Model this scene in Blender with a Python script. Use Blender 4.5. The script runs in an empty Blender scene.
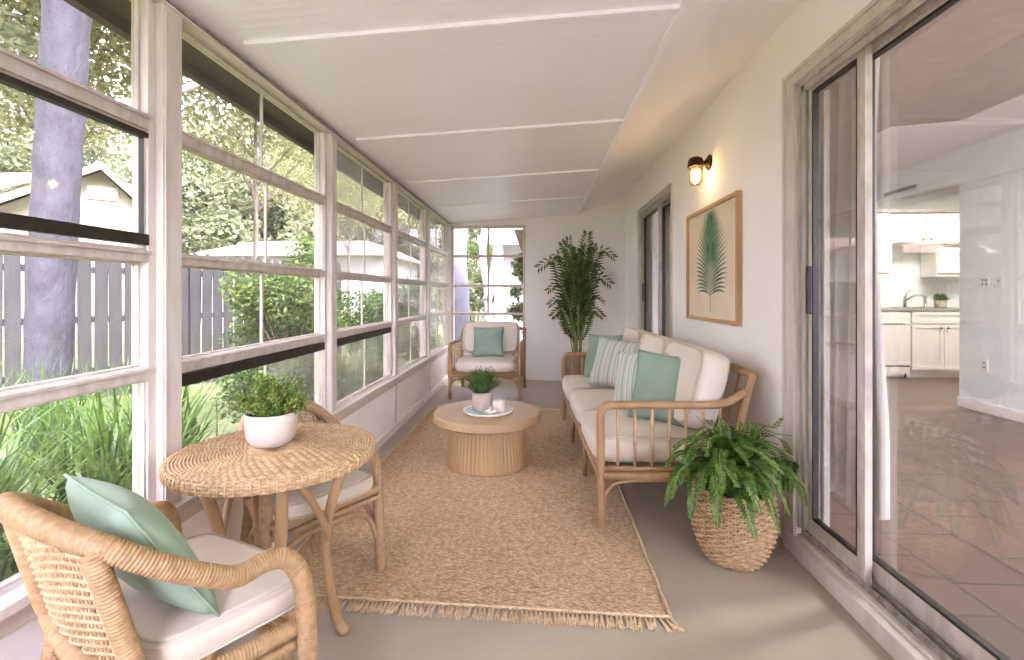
SKY, SUN, KIT, DIN, EXPO = 1.15, 2.2, 34, 112, 2.03
import bpy, bmesh, math, random
import numpy as np
from mathutils import Vector, Matrix, Euler
R = math.radians
PI = math.pi
random.seed(7); RNG = np.random.default_rng(7)
scene = bpy.context.scene
C = scene.collection

# ------------------------------------------------------------------ materials
def lin(h):
    h = h.lstrip('#'); v = [int(h[i:i+2], 16)/255 for i in (0, 2, 4)]
    return tuple((x/12.92 if x <= .04045 else ((x+.055)/1.055)**2.4) for x in v) + (1,)
class NT:
    def __init__(s, name):
        s.m = bpy.data.materials.new(name); s.m.use_nodes = True
        s.t = s.m.node_tree; s.n = s.t.nodes; s.l = s.t.links
        s.p = s.n['Principled BSDF']; s.out = s.n['Material Output']
    def new(s, typ, **k):
        x = s.n.new(typ)
        for a, b in k.items(): setattr(x, a, b)
        return x
    def link(s, a, b): s.l.new(a, b)
    def coord(s, which='Object', scale=(1, 1, 1), rot=(0, 0, 0)):
        tc = s.new('ShaderNodeTexCoord'); mp = s.new('ShaderNodeMapping')
        mp.inputs['Scale'].default_value = scale; mp.inputs['Rotation'].default_value = rot
        s.link(tc.outputs[which], mp.inputs['Vector']); return mp.outputs['Vector']
    def noise(s, vec, scale, detail=4, rough=.55):
        x = s.new('ShaderNodeTexNoise'); x.inputs['Scale'].default_value = scale
        x.inputs['Detail'].default_value = detail; x.inputs['Roughness'].default_value = rough
        if vec is not None: s.link(vec, x.inputs['Vector'])
        return x.outputs['Fac']
    def ramp(s, fac, stops):
        x = s.new('ShaderNodeValToRGB'); e = x.color_ramp.elements
        e[0].position, e[0].color = stops[0][0], stops[0][1]
        e[1].position, e[1].color = stops[-1][0], stops[-1][1]
        for p, c in stops[1:-1]:
            k = e.new(p); k.color = c
        s.link(fac, x.inputs['Fac']); return x.outputs['Color']
    def bump(s, h, strength=.3, dist=.01, prev=None):
        x = s.new('ShaderNodeBump'); x.inputs['Strength'].default_value = strength; x.inputs['Distance'].default_value = dist
        s.link(h, x.inputs['Height'])
        if prev is not None: s.link(prev, x.inputs['Normal'])
        return x.outputs['Normal']
    def base(s, col): 
        if isinstance(col, tuple): s.p.inputs['Base Color'].default_value = col
        else: s.link(col, s.p.inputs['Base Color'])
    def math(s, op, a, b=None, **k):
        x = s.new('ShaderNodeMath', operation=op)
        for i, v in enumerate((a, b)):
            if v is None: continue
            if isinstance(v, (int, float)): x.inputs[i].default_value = v
            else: s.link(v, x.inputs[i])
        return x.outputs[0]
def mat(name, c1, c2=None, rough=.6, scale=8, bump=0, bscale=None, stretch=(1, 1, 1), metal=0, spec=.5, coord='Object', sheen=0, bdist=.01, lo=.35, hi=.65, detail=4):
    t = NT(name); t.p.inputs['Roughness'].default_value = rough; t.p.inputs['Metallic'].default_value = metal
    t.p.inputs['Specular IOR Level'].default_value = spec
    if sheen: t.p.inputs['Sheen Weight'].default_value = sheen
    v = t.coord(coord, stretch)
    if c2: t.base(t.ramp(t.noise(v, scale, detail), [(lo, lin(c1)), (hi, lin(c2))]))
    else: t.base(lin(c1))
    if bump: t.link(t.bump(t.noise(v, bscale or scale*3, 3), bump, bdist), t.p.inputs['Normal'])
    return t.m

M = {}
M['wall'] = mat('wall_plaster', '#f4f0ec', '#f8f5f1', .75, 1.5, .12, 60, bdist=.002)
M['white_trim'] = mat('aged_white_trim', '#bfb4a9', '#d3c9be', .5, 14, .1, 60, (1, 1, .25), lo=.25, hi=.6)
M['alu'] = mat('painted_aluminium', '#ab9f93', '#c8bdb1', .45, 22, .1, 80, (1, 1, .4), lo=.3, hi=.6)
M['knee'] = mat('knee_wall_paint', '#f1ebe4', '#f5f0e9', .6, 3, .06, 60, lo=.3, hi=.7)
M['black'] = mat('black_vinyl', '#15130f', '#262019', .5, 20)
M['track'] = mat('dirty_track', '#6e655b', '#a79d92', .45, 30, lo=.3, hi=.7)
M['rattan'] = mat('rattan_wrap', '#8e6d45', '#b08f66', .55, 60, .25, 300, lo=.3, hi=.7, bdist=.002)
M['rattan_far'] = mat('rattan_wrap_honey', '#947352', '#b3946f', .55, 60, .25, 300, lo=.3, hi=.7, bdist=.002)
M['weave'] = mat('rattan_weave', '#9f7d54', '#c9ab83', .6, 45, .25, 260, lo=.3, hi=.7, bdist=.002)
M['bamboo'] = mat('smooth_rattan_pole', '#95744f', '#b08d66', .42, 14, .06, 90, (1, 1, .3), lo=.3, hi=.7)
M['cane'] = mat('cane_spindle', '#b08b62', '#c9a77e', .5, 20)
M['oak'] = mat('pale_oak', '#a3865f', '#b59770', .5, 5, .08, 40, (1, .12, 1), lo=.3, hi=.7, bdist=.003)
M['oak_v'] = mat('pale_oak_fluted', '#a08156', '#b39263', .5, 6, .08, 40, (1, 1, .08), lo=.3, hi=.7, bdist=.003)
M['frame_oak'] = mat('oak_frame_wood', '#b08b62', '#c6a279', .5, 8, stretch=(1, .3, .3))
M['terracotta_pot'] = mat('pale_clay', '#aea092', '#bbaea1', .7, 9, .08, 120)
M['pot_brown'] = mat('taupe_clay', '#8d7762', '#a38c76', .7, 9, .08, 120)
M['soil'] = mat('soil', '#1d150f', '#3a2a1c', .95, 60, .5, 90)
M['brass'] = mat('aged_bronze', '#3a2c1a', '#57432a', .4, 20, metal=.8)
M['steel'] = mat('brushed_steel', '#8f8c88', '#a9a6a2', .28, 40, metal=1)
M['dark'] = mat('dark_slot', '#1b1917', rough=.7)
M['cab'] = mat('cabinet_paint', '#ece8e1', '#f1ede7', .4, 3)
M['counter'] = mat('grey_stone_counter', '#8c8882', '#aaa59e', .3, 40)
M['plate'] = mat('outlet_plastic', '#e9e6e0', rough=.4)
M['far_wall'] = mat('dining_wall_paint', '#e9ebea', '#eef0ee', .75, 1.5, .1, 60, bdist=.002)
M['int_ceil'] = mat('dining_ceiling_paint', '#e6e0dc', '#eae4e0', .6, 1.2)
M['jamb'] = mat('shaded_jamb_paint', '#a59b90', '#bfb6ab', .45, 24, .1, 80, (1, 1, .3), lo=.3, hi=.65)  # greyer than the trim: shade of the door recess put into the paint colour
M['black_metal'] = mat('black_sash', '#1a1715', '#2b2622', .4, 20)

def cloth(name, c1, c2, weave=420, rough=.9, wr=.35):
    t = NT(name); t.p.inputs['Roughness'].default_value = rough; t.p.inputs['Sheen Weight'].default_value = .08
    v = t.coord('Object')
    t.base(t.ramp(t.noise(v, 5, 3), [(.3, lin(c1)), (.7, lin(c2))]))
    n1 = t.bump(t.noise(v, weave, 2), .35, .0012)
    n2 = t.bump(t.noise(v, 7, 2, .4), wr, .02, n1)
    t.link(n2, t.p.inputs['Normal']); return t.m
M['cream'] = cloth('cream_cushion', '#d9cdbc', '#e1d6c7')
M['seatcream'] = cloth('ivory_seat_pad', '#c3b4a0', '#cdbfac')
M['teal'] = cloth('sage_teal_cotton', '#88a090', '#95ab9c')
M['teal2'] = cloth('deep_sage_cotton', '#7f9684', '#8ba290')
M['mint'] = cloth('pale_mint_cotton', '#81957c', '#8da188')
M['curtain'] = cloth('taupe_curtain', '#cfc6bc', '#dbd3ca', 200)
def stripes(name, cols, w, axis=0):
    t = NT(name); t.p.inputs['Roughness'].default_value = .9
    tc = t.new('ShaderNodeTexCoord'); sp = t.new('ShaderNodeSeparateXYZ'); t.link(tc.outputs['Object'], sp.inputs[0])
    f = t.math('FRACT', t.math('MULTIPLY', t.math('ADD', sp.outputs[axis], 5.0), 1/w))
    x = t.new('ShaderNodeValToRGB'); x.color_ramp.interpolation = 'CONSTANT'
    e = x.color_ramp.elements; e[0].position = 0; e[0].color = lin(cols[0][1]); e[1].position = cols[1][0]; e[1].color = lin(cols[1][1])
    for p, c in cols[2:]: k = e.new(p); k.color = lin(c)
    t.link(f, x.inputs['Fac']); t.base(x.outputs['Color'])
    n1 = t.bump(t.noise(tc.outputs['Object'], 400, 2), .35, .0012)
    t.link(t.bump(t.noise(tc.outputs['Object'], 8, 2, .4), .35, .02, n1), t.p.inputs['Normal']); return t.m
M['stripe'] = stripes('sage_striped_linen', [(0, '#cfcfc3'), (.16, '#a3b3a8'), (.3, '#cfcfc3'), (.42, '#b5c0b5'), (.5, '#c8cabe'), (.62, '#98aba0'), (.78, '#c8cabe'), (.88, '#aab9ae'), (.93, '#cfcfc3')], .085)

def leafmat(name, cols, rough=.45, trans=.35, var=40):
    t = NT(name); t.p.inputs['Roughness'].default_value = rough; t.p.inputs['Specular IOR Level'].default_value = .35
    g = t.new('ShaderNodeNewGeometry')
    c = t.ramp(g.outputs['Random Per Island'], [(i/(len(cols)-1), lin(k)) for i, k in enumerate(cols)])
    t.base(c)
    tr = t.new('ShaderNodeBsdfTranslucent'); mx = t.new('ShaderNodeMixShader'); mx.inputs[0].default_value = trans
    t.link(c, tr.inputs['Color']); t.link(t.p.outputs[0], mx.inputs[1]); t.link(tr.outputs[0], mx.inputs[2])
    t.link(mx.outputs[0], t.out.inputs['Surface']); return t.m
M['leaf_palm'] = leafmat('areca_leaf', ['#3d4f22', '#586f33', '#4b6229', '#6e8042'], .4, .25)
M['leaf_fern'] = leafmat('fern_leaf', ['#34501a', '#446622', '#567a2c', '#688c38'], .4, .3)
M['leaf_box'] = leafmat('boxwood_leaf', ['#42591e', '#5d7a2c', '#74953a', '#8da650', '#9c9558'], .4, .3)
M['leaf_spiky'] = leafmat('grassy_pot_leaf', ['#3c5226', '#567238', '#6b8447'], .45, .25)
M['leaf_tree'] = leafmat('tree_leaf', ['#4d563a', '#6c7550', '#838965', '#5f6848', '#969a7b'], .5, .45)
M['leaf_yellow'] = leafmat('yellow_green_tree_leaf', ['#72764a', '#8f9262', '#a4a378', '#798153'], .5, .5)  # yellow-green leaf tones, lighter than the other tree leaves
M['leaf_shrub'] = leafmat('shrub_leaf', ['#33451f', '#50652c', '#6b7e3a', '#425628', '#7d8849'], .45, .45)
M['leaf_dark'] = leafmat('dark_shrub_leaf', ['#293c1a', '#3e5424', '#50662d', '#334a1f'], .45, .35)
M['leaf_blade'] = leafmat('strappy_leaf', ['#2c4a18', '#466628', '#638036', '#36591f', '#7d9450'], .35, .4)
M['bark'] = mat('grey_bark', '#28272c', '#3d3c42', .9, 9, .9, 16, (1, 1, .5), bdist=.03, lo=.3, hi=.75, detail=8)
M['bark2'] = mat('brown_bark', '#5b5046', '#83766a', .9, 9, .8, 16, (1, 1, .3), bdist=.03)
M['fence'] = mat('weathered_cedar', '#2b2b2a', '#3f3e3b', .85, 10, .4, 30, (1, 1, .12), bdist=.01, lo=.3, hi=.7)
M['siding'] = mat('tan_siding', '#857f6b', '#8d8672', .7, 2)
M['red_roof'] = mat('red_shingles', '#784d42', '#906056', .8, 14, .4, 30)
M['pink_roof'] = mat('pale_pink_roof', '#a59186', '#b19f94', .8, 8, .3, 30)
M['ext_white'] = mat('white_exterior_paint', '#a9a5a8', '#b1adb0', .6, 3)
M['lavender'] = mat('lavender_stucco', '#6f6e7f', '#7f7e8e', .8, 5, .2, 60)
M['soffit'] = mat('brown_soffit', '#453b26', '#4e442d', .8, 3, stretch=(1, .2, 1))
M['rafter'] = mat('weathered_rafter', '#5f5142', '#85745f', .85, 8, .3, 30, (1, .2, 1))
M['stem'] = mat('green_cane_stem', '#6f7f45', '#9aa067', .5, 20, stretch=(1, 1, .5))
M['wood_stem'] = mat('twig_bark', '#5b4a34', '#77634a', .8, 30)
M['bead'] = mat('white_wood_bead', '#e6ded2', rough=.5)
M['pot_white'] = mat('white_glazed_pot', '#bdb09f', '#c6b9a9', .35, 5)
M['cup'] = mat('blush_ceramic', '#cdbfb2', '#d8cbbf', .5, 14)
M['tray'] = mat('cream_stone_tray', '#dcd2c6', '#e5dcd1', .45, 9)
M['tray_green'] = mat('sage_glaze', '#8fa79a', '#9fb4a7', .4, 9)

def glass_mat(name, haze=.06, tint='#ffffff', gloss=.0, refl=.9):
    t = NT(name); t.n.remove(t.p)
    tr = t.new('ShaderNodeBsdfTransparent'); tr.inputs['Color'].default_value = lin(tint)
    gl = t.new('ShaderNodeBsdfGlossy'); gl.inputs['Roughness'].default_value = gloss
    df = t.new('ShaderNodeBsdfDiffuse'); tl = t.new('ShaderNodeBsdfTranslucent')
    df.inputs['Color'].default_value = tl.inputs['Color'].default_value = lin('#eee8dc')
    m0 = t.new('ShaderNodeMixShader'); m0.inputs[0].default_value = .6
    t.link(df.outputs[0], m0.inputs[1]); t.link(tl.outputs[0], m0.inputs[2])
    m1 = t.new('ShaderNodeMixShader')
    v = t.coord('Object'); nz = t.noise(v, 2.2, 4)
    t.link(t.math('MULTIPLY', nz, haze*2), m1.inputs[0])
    t.link(tr.outputs[0], m1.inputs[1]); t.link(m0.outputs[0], m1.inputs[2])
    fr = t.new('ShaderNodeFresnel'); fr.inputs['IOR'].default_value = 1.45
    m2 = t.new('ShaderNodeMixShader'); t.link(t.math('MULTIPLY', fr.outputs[0], refl), m2.inputs[0])
    t.link(m1.outputs[0], m2.inputs[1]); t.link(gl.outputs[0], m2.inputs[2])
    t.link(m2.outputs[0], t.out.inputs['Surface']); return t.m
M['vinyl'] = glass_mat('clear_vinyl_pane', .015, '#f4f1e8', .04, .03)
M['vinyl_milky'] = glass_mat('milky_vinyl_pane', .08, '#efebe0', .08, .3)
M['glass'] = glass_mat('door_glass', .003, '#f6f5f3', 0, .35)
M['bulb_glass'] = glass_mat('lamp_shade_glass', .05, '#fff6e8', 0, 1)
def emis(name, col, s):
    t = NT(name); t.n.remove(t.p); e = t.new('ShaderNodeEmission'); e.inputs[0].default_value = lin(col); e.inputs[1].default_value = s
    t.link(e.outputs[0], t.out.inputs['Surface']); return t.m
M['filament'] = emis('warm_filament', '#ffc98a', 9)
M['panel_light'] = emis('ceiling_light_diffuser', '#fff6ea', 4)

# floor paint
def _floor():
    t = NT('painted_concrete'); t.p.inputs['Roughness'].default_value = .38
    v = t.coord('Object'); n = t.noise(v, 1.1, 6)
    t.base(t.ramp(n, [(.3, lin('#a39785')), (.7, lin('#ada18f'))]))
    t.link(t.math('ADD', t.math('MULTIPLY', t.noise(v, 5, 4), .25), .28), t.p.inputs['Roughness'])
    t.link(t.bump(t.noise(v, 30, 4), .05, .004), t.p.inputs['Normal']); return t.m
M['floor'] = _floor()
def _tile():
    t = NT('terracotta_tile'); v = t.coord('Object', rot=(0, 0, R(90)))
    b = t.new('ShaderNodeTexBrick'); b.offset = .5; b.inputs['Scale'].default_value = 1
    b.inputs['Brick Width'].default_value = .40; b.inputs['Row Height'].default_value = .33; b.inputs['Mortar Size'].default_value = .007
    b.inputs['Mortar Smooth'].default_value = .2
    b.inputs['Color1'].default_value = lin('#5e4a43'); b.inputs['Color2'].default_value = lin('#6f584f'); b.inputs['Mortar'].default_value = lin('#332a25')
    t.link(v, b.inputs['Vector'])
    mx = t.new('ShaderNodeMix', data_type='RGBA', blend_type='OVERLAY'); mx.inputs[0].default_value = .45
    t.link(b.outputs['Color'], mx.inputs[6]); t.link(t.ramp(t.noise(v, 3.5, 5), [(.3, lin('#7c726e')), (.7, lin('#b8a498'))]), mx.inputs[7])
    t.base(mx.outputs[2]); t.p.inputs['Roughness'].default_value = .32
    inv = t.math('SUBTRACT', 1.0, b.outputs['Fac'])
    t.link(t.bump(inv, .5, .004, t.bump(t.noise(v, 12, 3), .08, .006)), t.p.inputs['Normal']); return t.m
M['tile'] = _tile()
def _ceil():
    t = NT('ribbed_ceiling_panel'); t.p.inputs['Roughness'].default_value = .45
    tc = t.new('ShaderNodeTexCoord'); sp = t.new('ShaderNodeSeparateXYZ'); t.link(tc.outputs['Object'], sp.inputs[0])
    s = t.math('SINE', t.math('MULTIPLY', sp.outputs[1], 2*PI/.05))
    s = t.math('POWER', t.math('ADD', t.math('MULTIPLY', s, .5), .5), 3.0)
    t.base(t.ramp(t.noise(tc.outputs['Object'], 2, 4), [(.3, lin('#f5f0f5')), (.7, lin('#f9f5f9'))]))
    t.link(t.bump(s, .14, .003), t.p.inputs['Normal']); return t.m
M['ceil'] = _ceil()
def _jute():
    t = NT('woven_jute'); t.p.inputs['Roughness'].default_value = .95
    v = t.coord('Object')
    wv = t.new('ShaderNodeTexVoronoi'); wv.inputs['Scale'].default_value = 1.0
    mp = t.new('ShaderNodeMapping'); mp.inputs['Scale'].default_value = (62, 95, 1); t.link(v, mp.inputs['Vector']); t.link(mp.outputs[0], wv.inputs['Vector'])
    n = t.noise(v, 35, 4)
    mx = t.new('ShaderNodeMix', data_type='RGBA', blend_type='MULTIPLY'); mx.inputs[0].default_value = .75
    t.link(t.ramp(n, [(.3, lin('#c9ab86')), (.7, lin('#e6ccaa'))]), mx.inputs[6])
    t.link(t.ramp(wv.outputs['Distance'], [(.15, (1, 1, 1, 1)), (.75, (.55, .5, .45, 1))]), mx.inputs[7])
    big = t.noise(v, 1.3, 3)
    mx2 = t.new('ShaderNodeMix', data_type='RGBA', blend_type='MULTIPLY'); mx2.inputs[0].default_value = .5
    t.link(mx.outputs[2], mx2.inputs[6]); t.link(t.ramp(big, [(.35, (.82, .8, .78, 1)), (.65, (1, 1, 1, 1))]), mx2.inputs[7])
    t.base(mx2.outputs[2])
    inv = t.math('SUBTRACT', 1.0, wv.outputs['Distance'])
    t.link(t.bump(inv, .9, .006), t.p.inputs['Normal']); return t.m
M['jute'] = _jute()
M['jute_plain'] = mat('jute_yarn', '#c2a683', '#dcc6a6', .95, 60, .4, 200)
def _lawn():
    t = NT('lawn_grass'); t.p.inputs['Roughness'].default_value = .9; v = t.coord('Object')
    t.base(t.ramp(t.noise(v, 2.5, 8, .7), [(.3, lin('#46502e')), (.5, lin('#626c42')), (.7, lin('#85835f'))]))
    t.link(t.bump(t.noise(v, 40, 5), .8, .04), t.p.inputs['Normal']); return t.m
M['lawn'] = _lawn()

# ------------------------------------------------------------------ mesh builder
def frames_along(pts, up=Vector((0, 0, 1))):
    n = len(pts); T = []
    for i in range(n):
        a = pts[max(i-1, 0)]; b = pts[min(i+1, n-1)]; d = (b-a)
        T.append(d.normalized() if d.length > 1e-9 else Vector((0, 0, 1)))
    ref = up if abs(T[0].dot(up)) < .95 else Vector((1, 0, 0))
    N = [(ref - T[0]*ref.dot(T[0])).normalized()]
    for i in range(1, n):
        v = N[-1] - T[i]*N[-1].dot(T[i])
        N.append(v.normalized() if v.length > 1e-6 else N[-1])
    return T, N
def smooth_path(pts, step=.012, closed=False):
    P = [Vector(p) for p in pts]; out = []; n = len(P)
    segs = n if closed else n-1
    for i in range(segs):
        if closed: p0, p1, p2, p3 = P[(i-1) % n], P[i], P[(i+1) % n], P[(i+2) % n]
        else: p0, p1, p2, p3 = P[max(i-1, 0)], P[i], P[i+1], P[min(i+2, n-1)]
        k = max(2, int((p2-p1).length/step))
        for j in range(k):
            t = j/k
            out.append(.5*((2*p1)+(p2-p0)*t+(2*p0-5*p1+4*p2-p3)*t*t+(3*p1-p0-3*p2+p3)*t**3))
    if not closed: out.append(P[-1])
    return out
class MB:
    def __init__(s): s.v = []; s.f = []
    def add(s, vs, fs):
        o = len(s.v); s.v.extend(vs); s.f.extend([tuple(i+o for i in f) for f in fs])
    def box(s, x0, y0, z0, x1, y1, z1):
        if x0 > x1: x0, x1 = x1, x0
        if y0 > y1: y0, y1 = y1, y0
        if z0 > z1: z0, z1 = z1, z0
        s.add([(x0,y0,z0),(x1,y0,z0),(x1,y1,z0),(x0,y1,z0),(x0,y0,z1),(x1,y0,z1),(x1,y1,z1),(x0,y1,z1)],
              [(0,3,2,1),(4,5,6,7),(0,1,5,4),(1,2,6,5),(2,3,7,6),(3,0,4,7)])
    def hexa(s, p): s.add(p, [(0,3,2,1),(4,5,6,7),(0,1,5,4),(1,2,6,5),(2,3,7,6),(3,0,4,7)])
    def prism(s, poly, z0, z1):
        n = len(poly)
        s.add([(x,y,z0) for x,y in poly]+[(x,y,z1) for x,y in poly],
              [tuple(range(n-1,-1,-1)), tuple(range(n,2*n))]+[(i,(i+1)%n,n+(i+1)%n,n+i) for i in range(n)])
    def tube(s, pts, r, sides=8, closed=False, cap=True, rx=None):
        pts = [Vector(p) for p in pts]; n = len(pts)
        T, N = frames_along(pts)
        rr = r if hasattr(r, '__len__') else [r]*n
        vs = []; fs = []
        for i in range(n):
            B = T[i].cross(N[i])
            for k in range(sides):
                a = 2*PI*k/sides
                vs.append(tuple(pts[i] + (N[i]*math.cos(a)*(1 if rx is None else rx) + B*math.sin(a))*rr[i]))
        for i in range(n if closed else n-1):
            j = (i+1) % n
            for k in range(sides):
                k2 = (k+1) % sides
                fs.append((i*sides+k, i*sides+k2, j*sides+k2, j*sides+k))
        if cap and not closed:
            fs.append(tuple(range(sides-1, -1, -1))); fs.append(tuple((n-1)*sides+k for k in range(sides)))
        s.add(vs, fs)
    def wrap(s, pts, r, pitch=.006, amp=.0016, sides=10, closed=False):
        """a pole wound with a cane strip: the radius swells once per turn"""
        pts = [Vector(p) for p in pts]
        L = [0]
        for a, b in zip(pts, pts[1:]): L.append(L[-1]+(b-a).length)
        n = int(L[-1]/pitch*3); out = []; rr = []; j = 0
        for i in range(n+1):
            t = L[-1]*i/n
            while j < len(L)-2 and L[j+1] < t: j += 1
            q = (t-L[j])/max(L[j+1]-L[j], 1e-9)
            out.append(pts[j].lerp(pts[j+1], q)); rr.append(r+amp*(1 if i % 3 else -1.2))
        s.tube(out, rr, sides)
    def lathe(s, prof, segs=32, c=(0, 0, 0), flute=None):
        vs = []; fs = []; n = len(prof)
        for k in range(segs):
            a = 2*PI*k/segs
            for (r, z) in prof:
                q = r if flute is None else r + flute(k, z)
                vs.append((c[0]+q*math.cos(a), c[1]+q*math.sin(a), c[2]+z))
        for k in range(segs):
            k2 = (k+1) % segs
            for i in range(n-1):
                fs.append((k*n+i, k2*n+i, k2*n+i+1, k*n+i+1))
        s.add(vs, fs)
        if prof[0][0] > 1e-5: s.f.append(tuple(len(s.v)-segs*n+k*n for k in range(segs))[::-1])
        if prof[-1][0] > 1e-5: s.f.append(tuple(len(s.v)-segs*n+k*n+n-1 for k in range(segs)))
    def sphere(s, c, r, seg=12, ring=8, sc=(1, 1, 1)):
        vs = []; fs = []
        for i in range(ring+1):
            th = PI*i/ring
            for k in range(seg):
                a = 2*PI*k/seg
                vs.append((c[0]+r*sc[0]*math.sin(th)*math.cos(a), c[1]+r*sc[1]*math.sin(th)*math.sin(a), c[2]+r*sc[2]*math.cos(th)))
        for i in range(ring):
            for k in range(seg):
                k2 = (k+1) % seg
                fs.append((i*seg+k, (i+1)*seg+k, (i+1)*seg+k2, i*seg+k2))
        s.add(vs, fs)
    def build(s, name, m, parent=None, smooth=False, bevel=0, loc=None, sub=0):
        me = bpy.data.meshes.new(name); me.from_pydata(s.v, [], s.f); me.materials.append(m)
        bm = bmesh.new(); bm.from_mesh(me); bmesh.ops.recalc_face_normals(bm, faces=bm.faces[:]); bm.to_mesh(me); bm.free()
        if smooth: me.polygons.foreach_set('use_smooth', [True]*len(me.polygons))
        me.update(); o = bpy.data.objects.new(name, me); C.objects.link(o)
        if parent: o.parent = parent
        if loc: o.location = loc
        if bevel:
            b = o.modifiers.new('bevel', 'BEVEL'); b.width = bevel; b.segments = 2; b.limit_method = 'ANGLE'
        if sub:
            b = o.modifiers.new('sub', 'SUBSURF'); b.levels = b.render_levels = sub
        return o
def np_mesh(name, V, nper, m, parent=None, loc=None):
    """V: (N, nper, 3) separate polygons of nper corners"""
    N = V.shape[0]; me = bpy.data.meshes.new(name)
    me.vertices.add(N*nper); me.vertices.foreach_set('co', V.astype('f').ravel())
    me.loops.add(N*nper); me.loops.foreach_set('vertex_index', np.arange(N*nper, dtype='i'))
    me.polygons.add(N); me.polygons.foreach_set('loop_start', np.arange(0, N*nper, nper, dtype='i'))
    me.polygons.foreach_set('loop_total', np.full(N, nper, dtype='i'))
    me.materials.append(m); me.update(calc_edges=True)
    o = bpy.data.objects.new(name, me); C.objects.link(o)
    if parent: o.parent = parent
    if loc: o.location = loc
    return o
def tag(o, label=None, cat=None, group=None, kind=None):
    if label: o['label'] = label
    if cat: o['category'] = cat
    if group: o['group'] = group
    if kind: o['kind'] = kind
    return o
def thing(name, label=None, cat=None, loc=(0, 0, 0), rz=0, group=None, kind=None):
    o = bpy.data.objects.new(name, None); C.objects.link(o); o.empty_display_size = .1
    o.location = loc; o.rotation_euler = (0, 0, rz)
    return tag(o, label, cat, group, kind)
def S(name, mb, m, label, cat, **k): return tag(mb.build(name, m, **k), label, cat, kind='structure')
def boxo(name, b, m, parent=None, **k):
    q = MB(); q.box(*b); return q.build(name, m, parent, **k)
def copy_tree(o, parent=None):
    c = o.copy(); C.objects.link(c)
    if parent: c.parent = parent
    for ch in list(o.children): copy_tree(ch, c)
    return c
# ================================================================== SETTING
H_CAM = 1.2
XL, XR, YE, YB = -1.25, 1.20, 6.75, -1.05
HX0, HX1, HY1 = 1.34, 4.32, 7.5          # dining room behind the right wall
ZI = .05                                  # dining floor level
S('floor', (lambda q: (q.box(XL-.1, YB-.1, -.1, XR+.02, YE+.15, 0), q)[1])(MB()), M['floor'], 'smooth grey painted concrete porch floor', 'floor')
S('floor', (lambda q: (q.box(XR+.02, -3, -.1, 8.2, HY1+.1, ZI), q)[1])(MB()), M['tile'], 'terracotta tiled floor of the dining room beyond the sliding door', 'floor')
tag(boxo('ground', (-60, -20, -.45, 40, 60, -.12), M['lawn']), 'sunlit garden lawn around the porch', 'ground', kind='structure')
# porch ceiling: sloping ribbed panels, then the smooth house eave
def slope_slab(q, xa, za, xb, zb, y0, y1, t=.05):
    q.hexa([(xa,y0,za),(xb,y0,zb),(xb,y1,zb),(xa,y1,za),(xa,y0,za+t),(xb,y0,zb+t),(xb,y1,zb+t),(xa,y1,za+t)])
q = MB(); slope_slab(q, -1.27, 2.20, .55, 2.298, YB-.1, YE+.1)
S('ceiling', q, M['ceil'], 'white ribbed sloping porch ceiling', 'ceiling')
q = MB(); slope_slab(q, .55, 2.298, 1.34, 2.58, YB-.1, YE+.1)
S('ceiling', q, M['wall'], 'smooth sloping plaster strip between ribbed ceiling and right wall', 'ceiling')
n = 1
for y in (1.86, 3.05, 4.25, 5.42, .66, -.5):
    q = MB(); slope_slab(q, -1.17, 2.190, .555, 2.283, y-.014, y+.014, .02)
    S('trim_%d' % n, q, M['ceil'], 'raised white joint strip across the porch ceiling', 'trim', bevel=.004); n += 1
q = MB(); q.box(.535, YB, 2.280, .560, YE, 2.31); S('trim_%d' % n, q, M['ceil'], 'white edge strip along the ribbed ceiling', 'trim', bevel=.004); n += 1
# outside roof and brown overhang over the left windows
q = MB(); slope_slab(q, -1.56, 2.235, -1.27, 2.25, YB-.3, YE+.35, .06)
S('ceiling', q, M['soffit'], 'brown roof overhang outside above the left windows', 'eave')
q = MB(); q.box(-1.60, YB-.3, 2.19, -1.56, YE+.35, 2.36); S('trim_%d' % n, q, M['soffit'], 'brown fascia board of the roof overhang', 'trim'); n += 1
q = MB(); q.hexa([(-1.58,YB-.3,2.36),(9,-3.2,3.1),(9,8,3.1),(-1.58,YE+.35,2.36),(-1.58,YB-.3,2.42),(9,-3.2,3.2),(9,8,3.2),(-1.58,YE+.35,2.42)])
S('roof', q, M['pink_roof'], 'porch and house roof above the rooms', 'roof')
# walls
q = MB(); q.box(XL-.1, YB-.1, -.12, XL, YE+.1, .46)
S('wall_left', q, M['knee'], 'low pale grey wall under the left windows', 'wall')
q = MB(); q.box(XL-.02, YB, .40, XL+.012, YE, .46); q.box(XL-.04, YB, .46, XL+.045, YE, .49)
S('trim_%d' % n, q, M['white_trim'], 'white window sill ledge along the low left wall', 'sill', bevel=.004); n += 1
q = MB(); q.box(XL, YB, 0, XL+.02, YE, .07); S('baseboard_left', q, M['knee'], 'pale base board along the low left wall', 'baseboard', bevel=.004)
q = MB(); q.box(XL-.09, YB, 2.162, XL+.0, YE, 2.23); q.box(XL-.005, YB, 2.160, XL+.022, YE, 2.172)
S('trim_%d' % n, q, M['white_trim'], 'white header beam over the left windows', 'trim', bevel=.004); n += 1
q = MB(); q.box(XL-.004, YB, 2.176, XL+.022, YE, 2.186); S('trim_%d' % n, q, M['track'], 'dark gap line under the porch ceiling edge', 'trim'); n += 1
q = MB()
q.box(-.21+.03, YE, -.12, XR+.14, YE+.15, 2.7)                       # solid part
q.box(XL-.1, YE, -.12, -.18, YE+.12, .40)
q.box(XL-.1, YE, 2.16, -.18, YE+.12, 2.5)
S('wall_end', q, M['wall'], 'white end wall with the palm in front of it', 'wall')
q = MB(); q.box(-.14, YE-.07, 0, XR, YE, 2.6)
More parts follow.
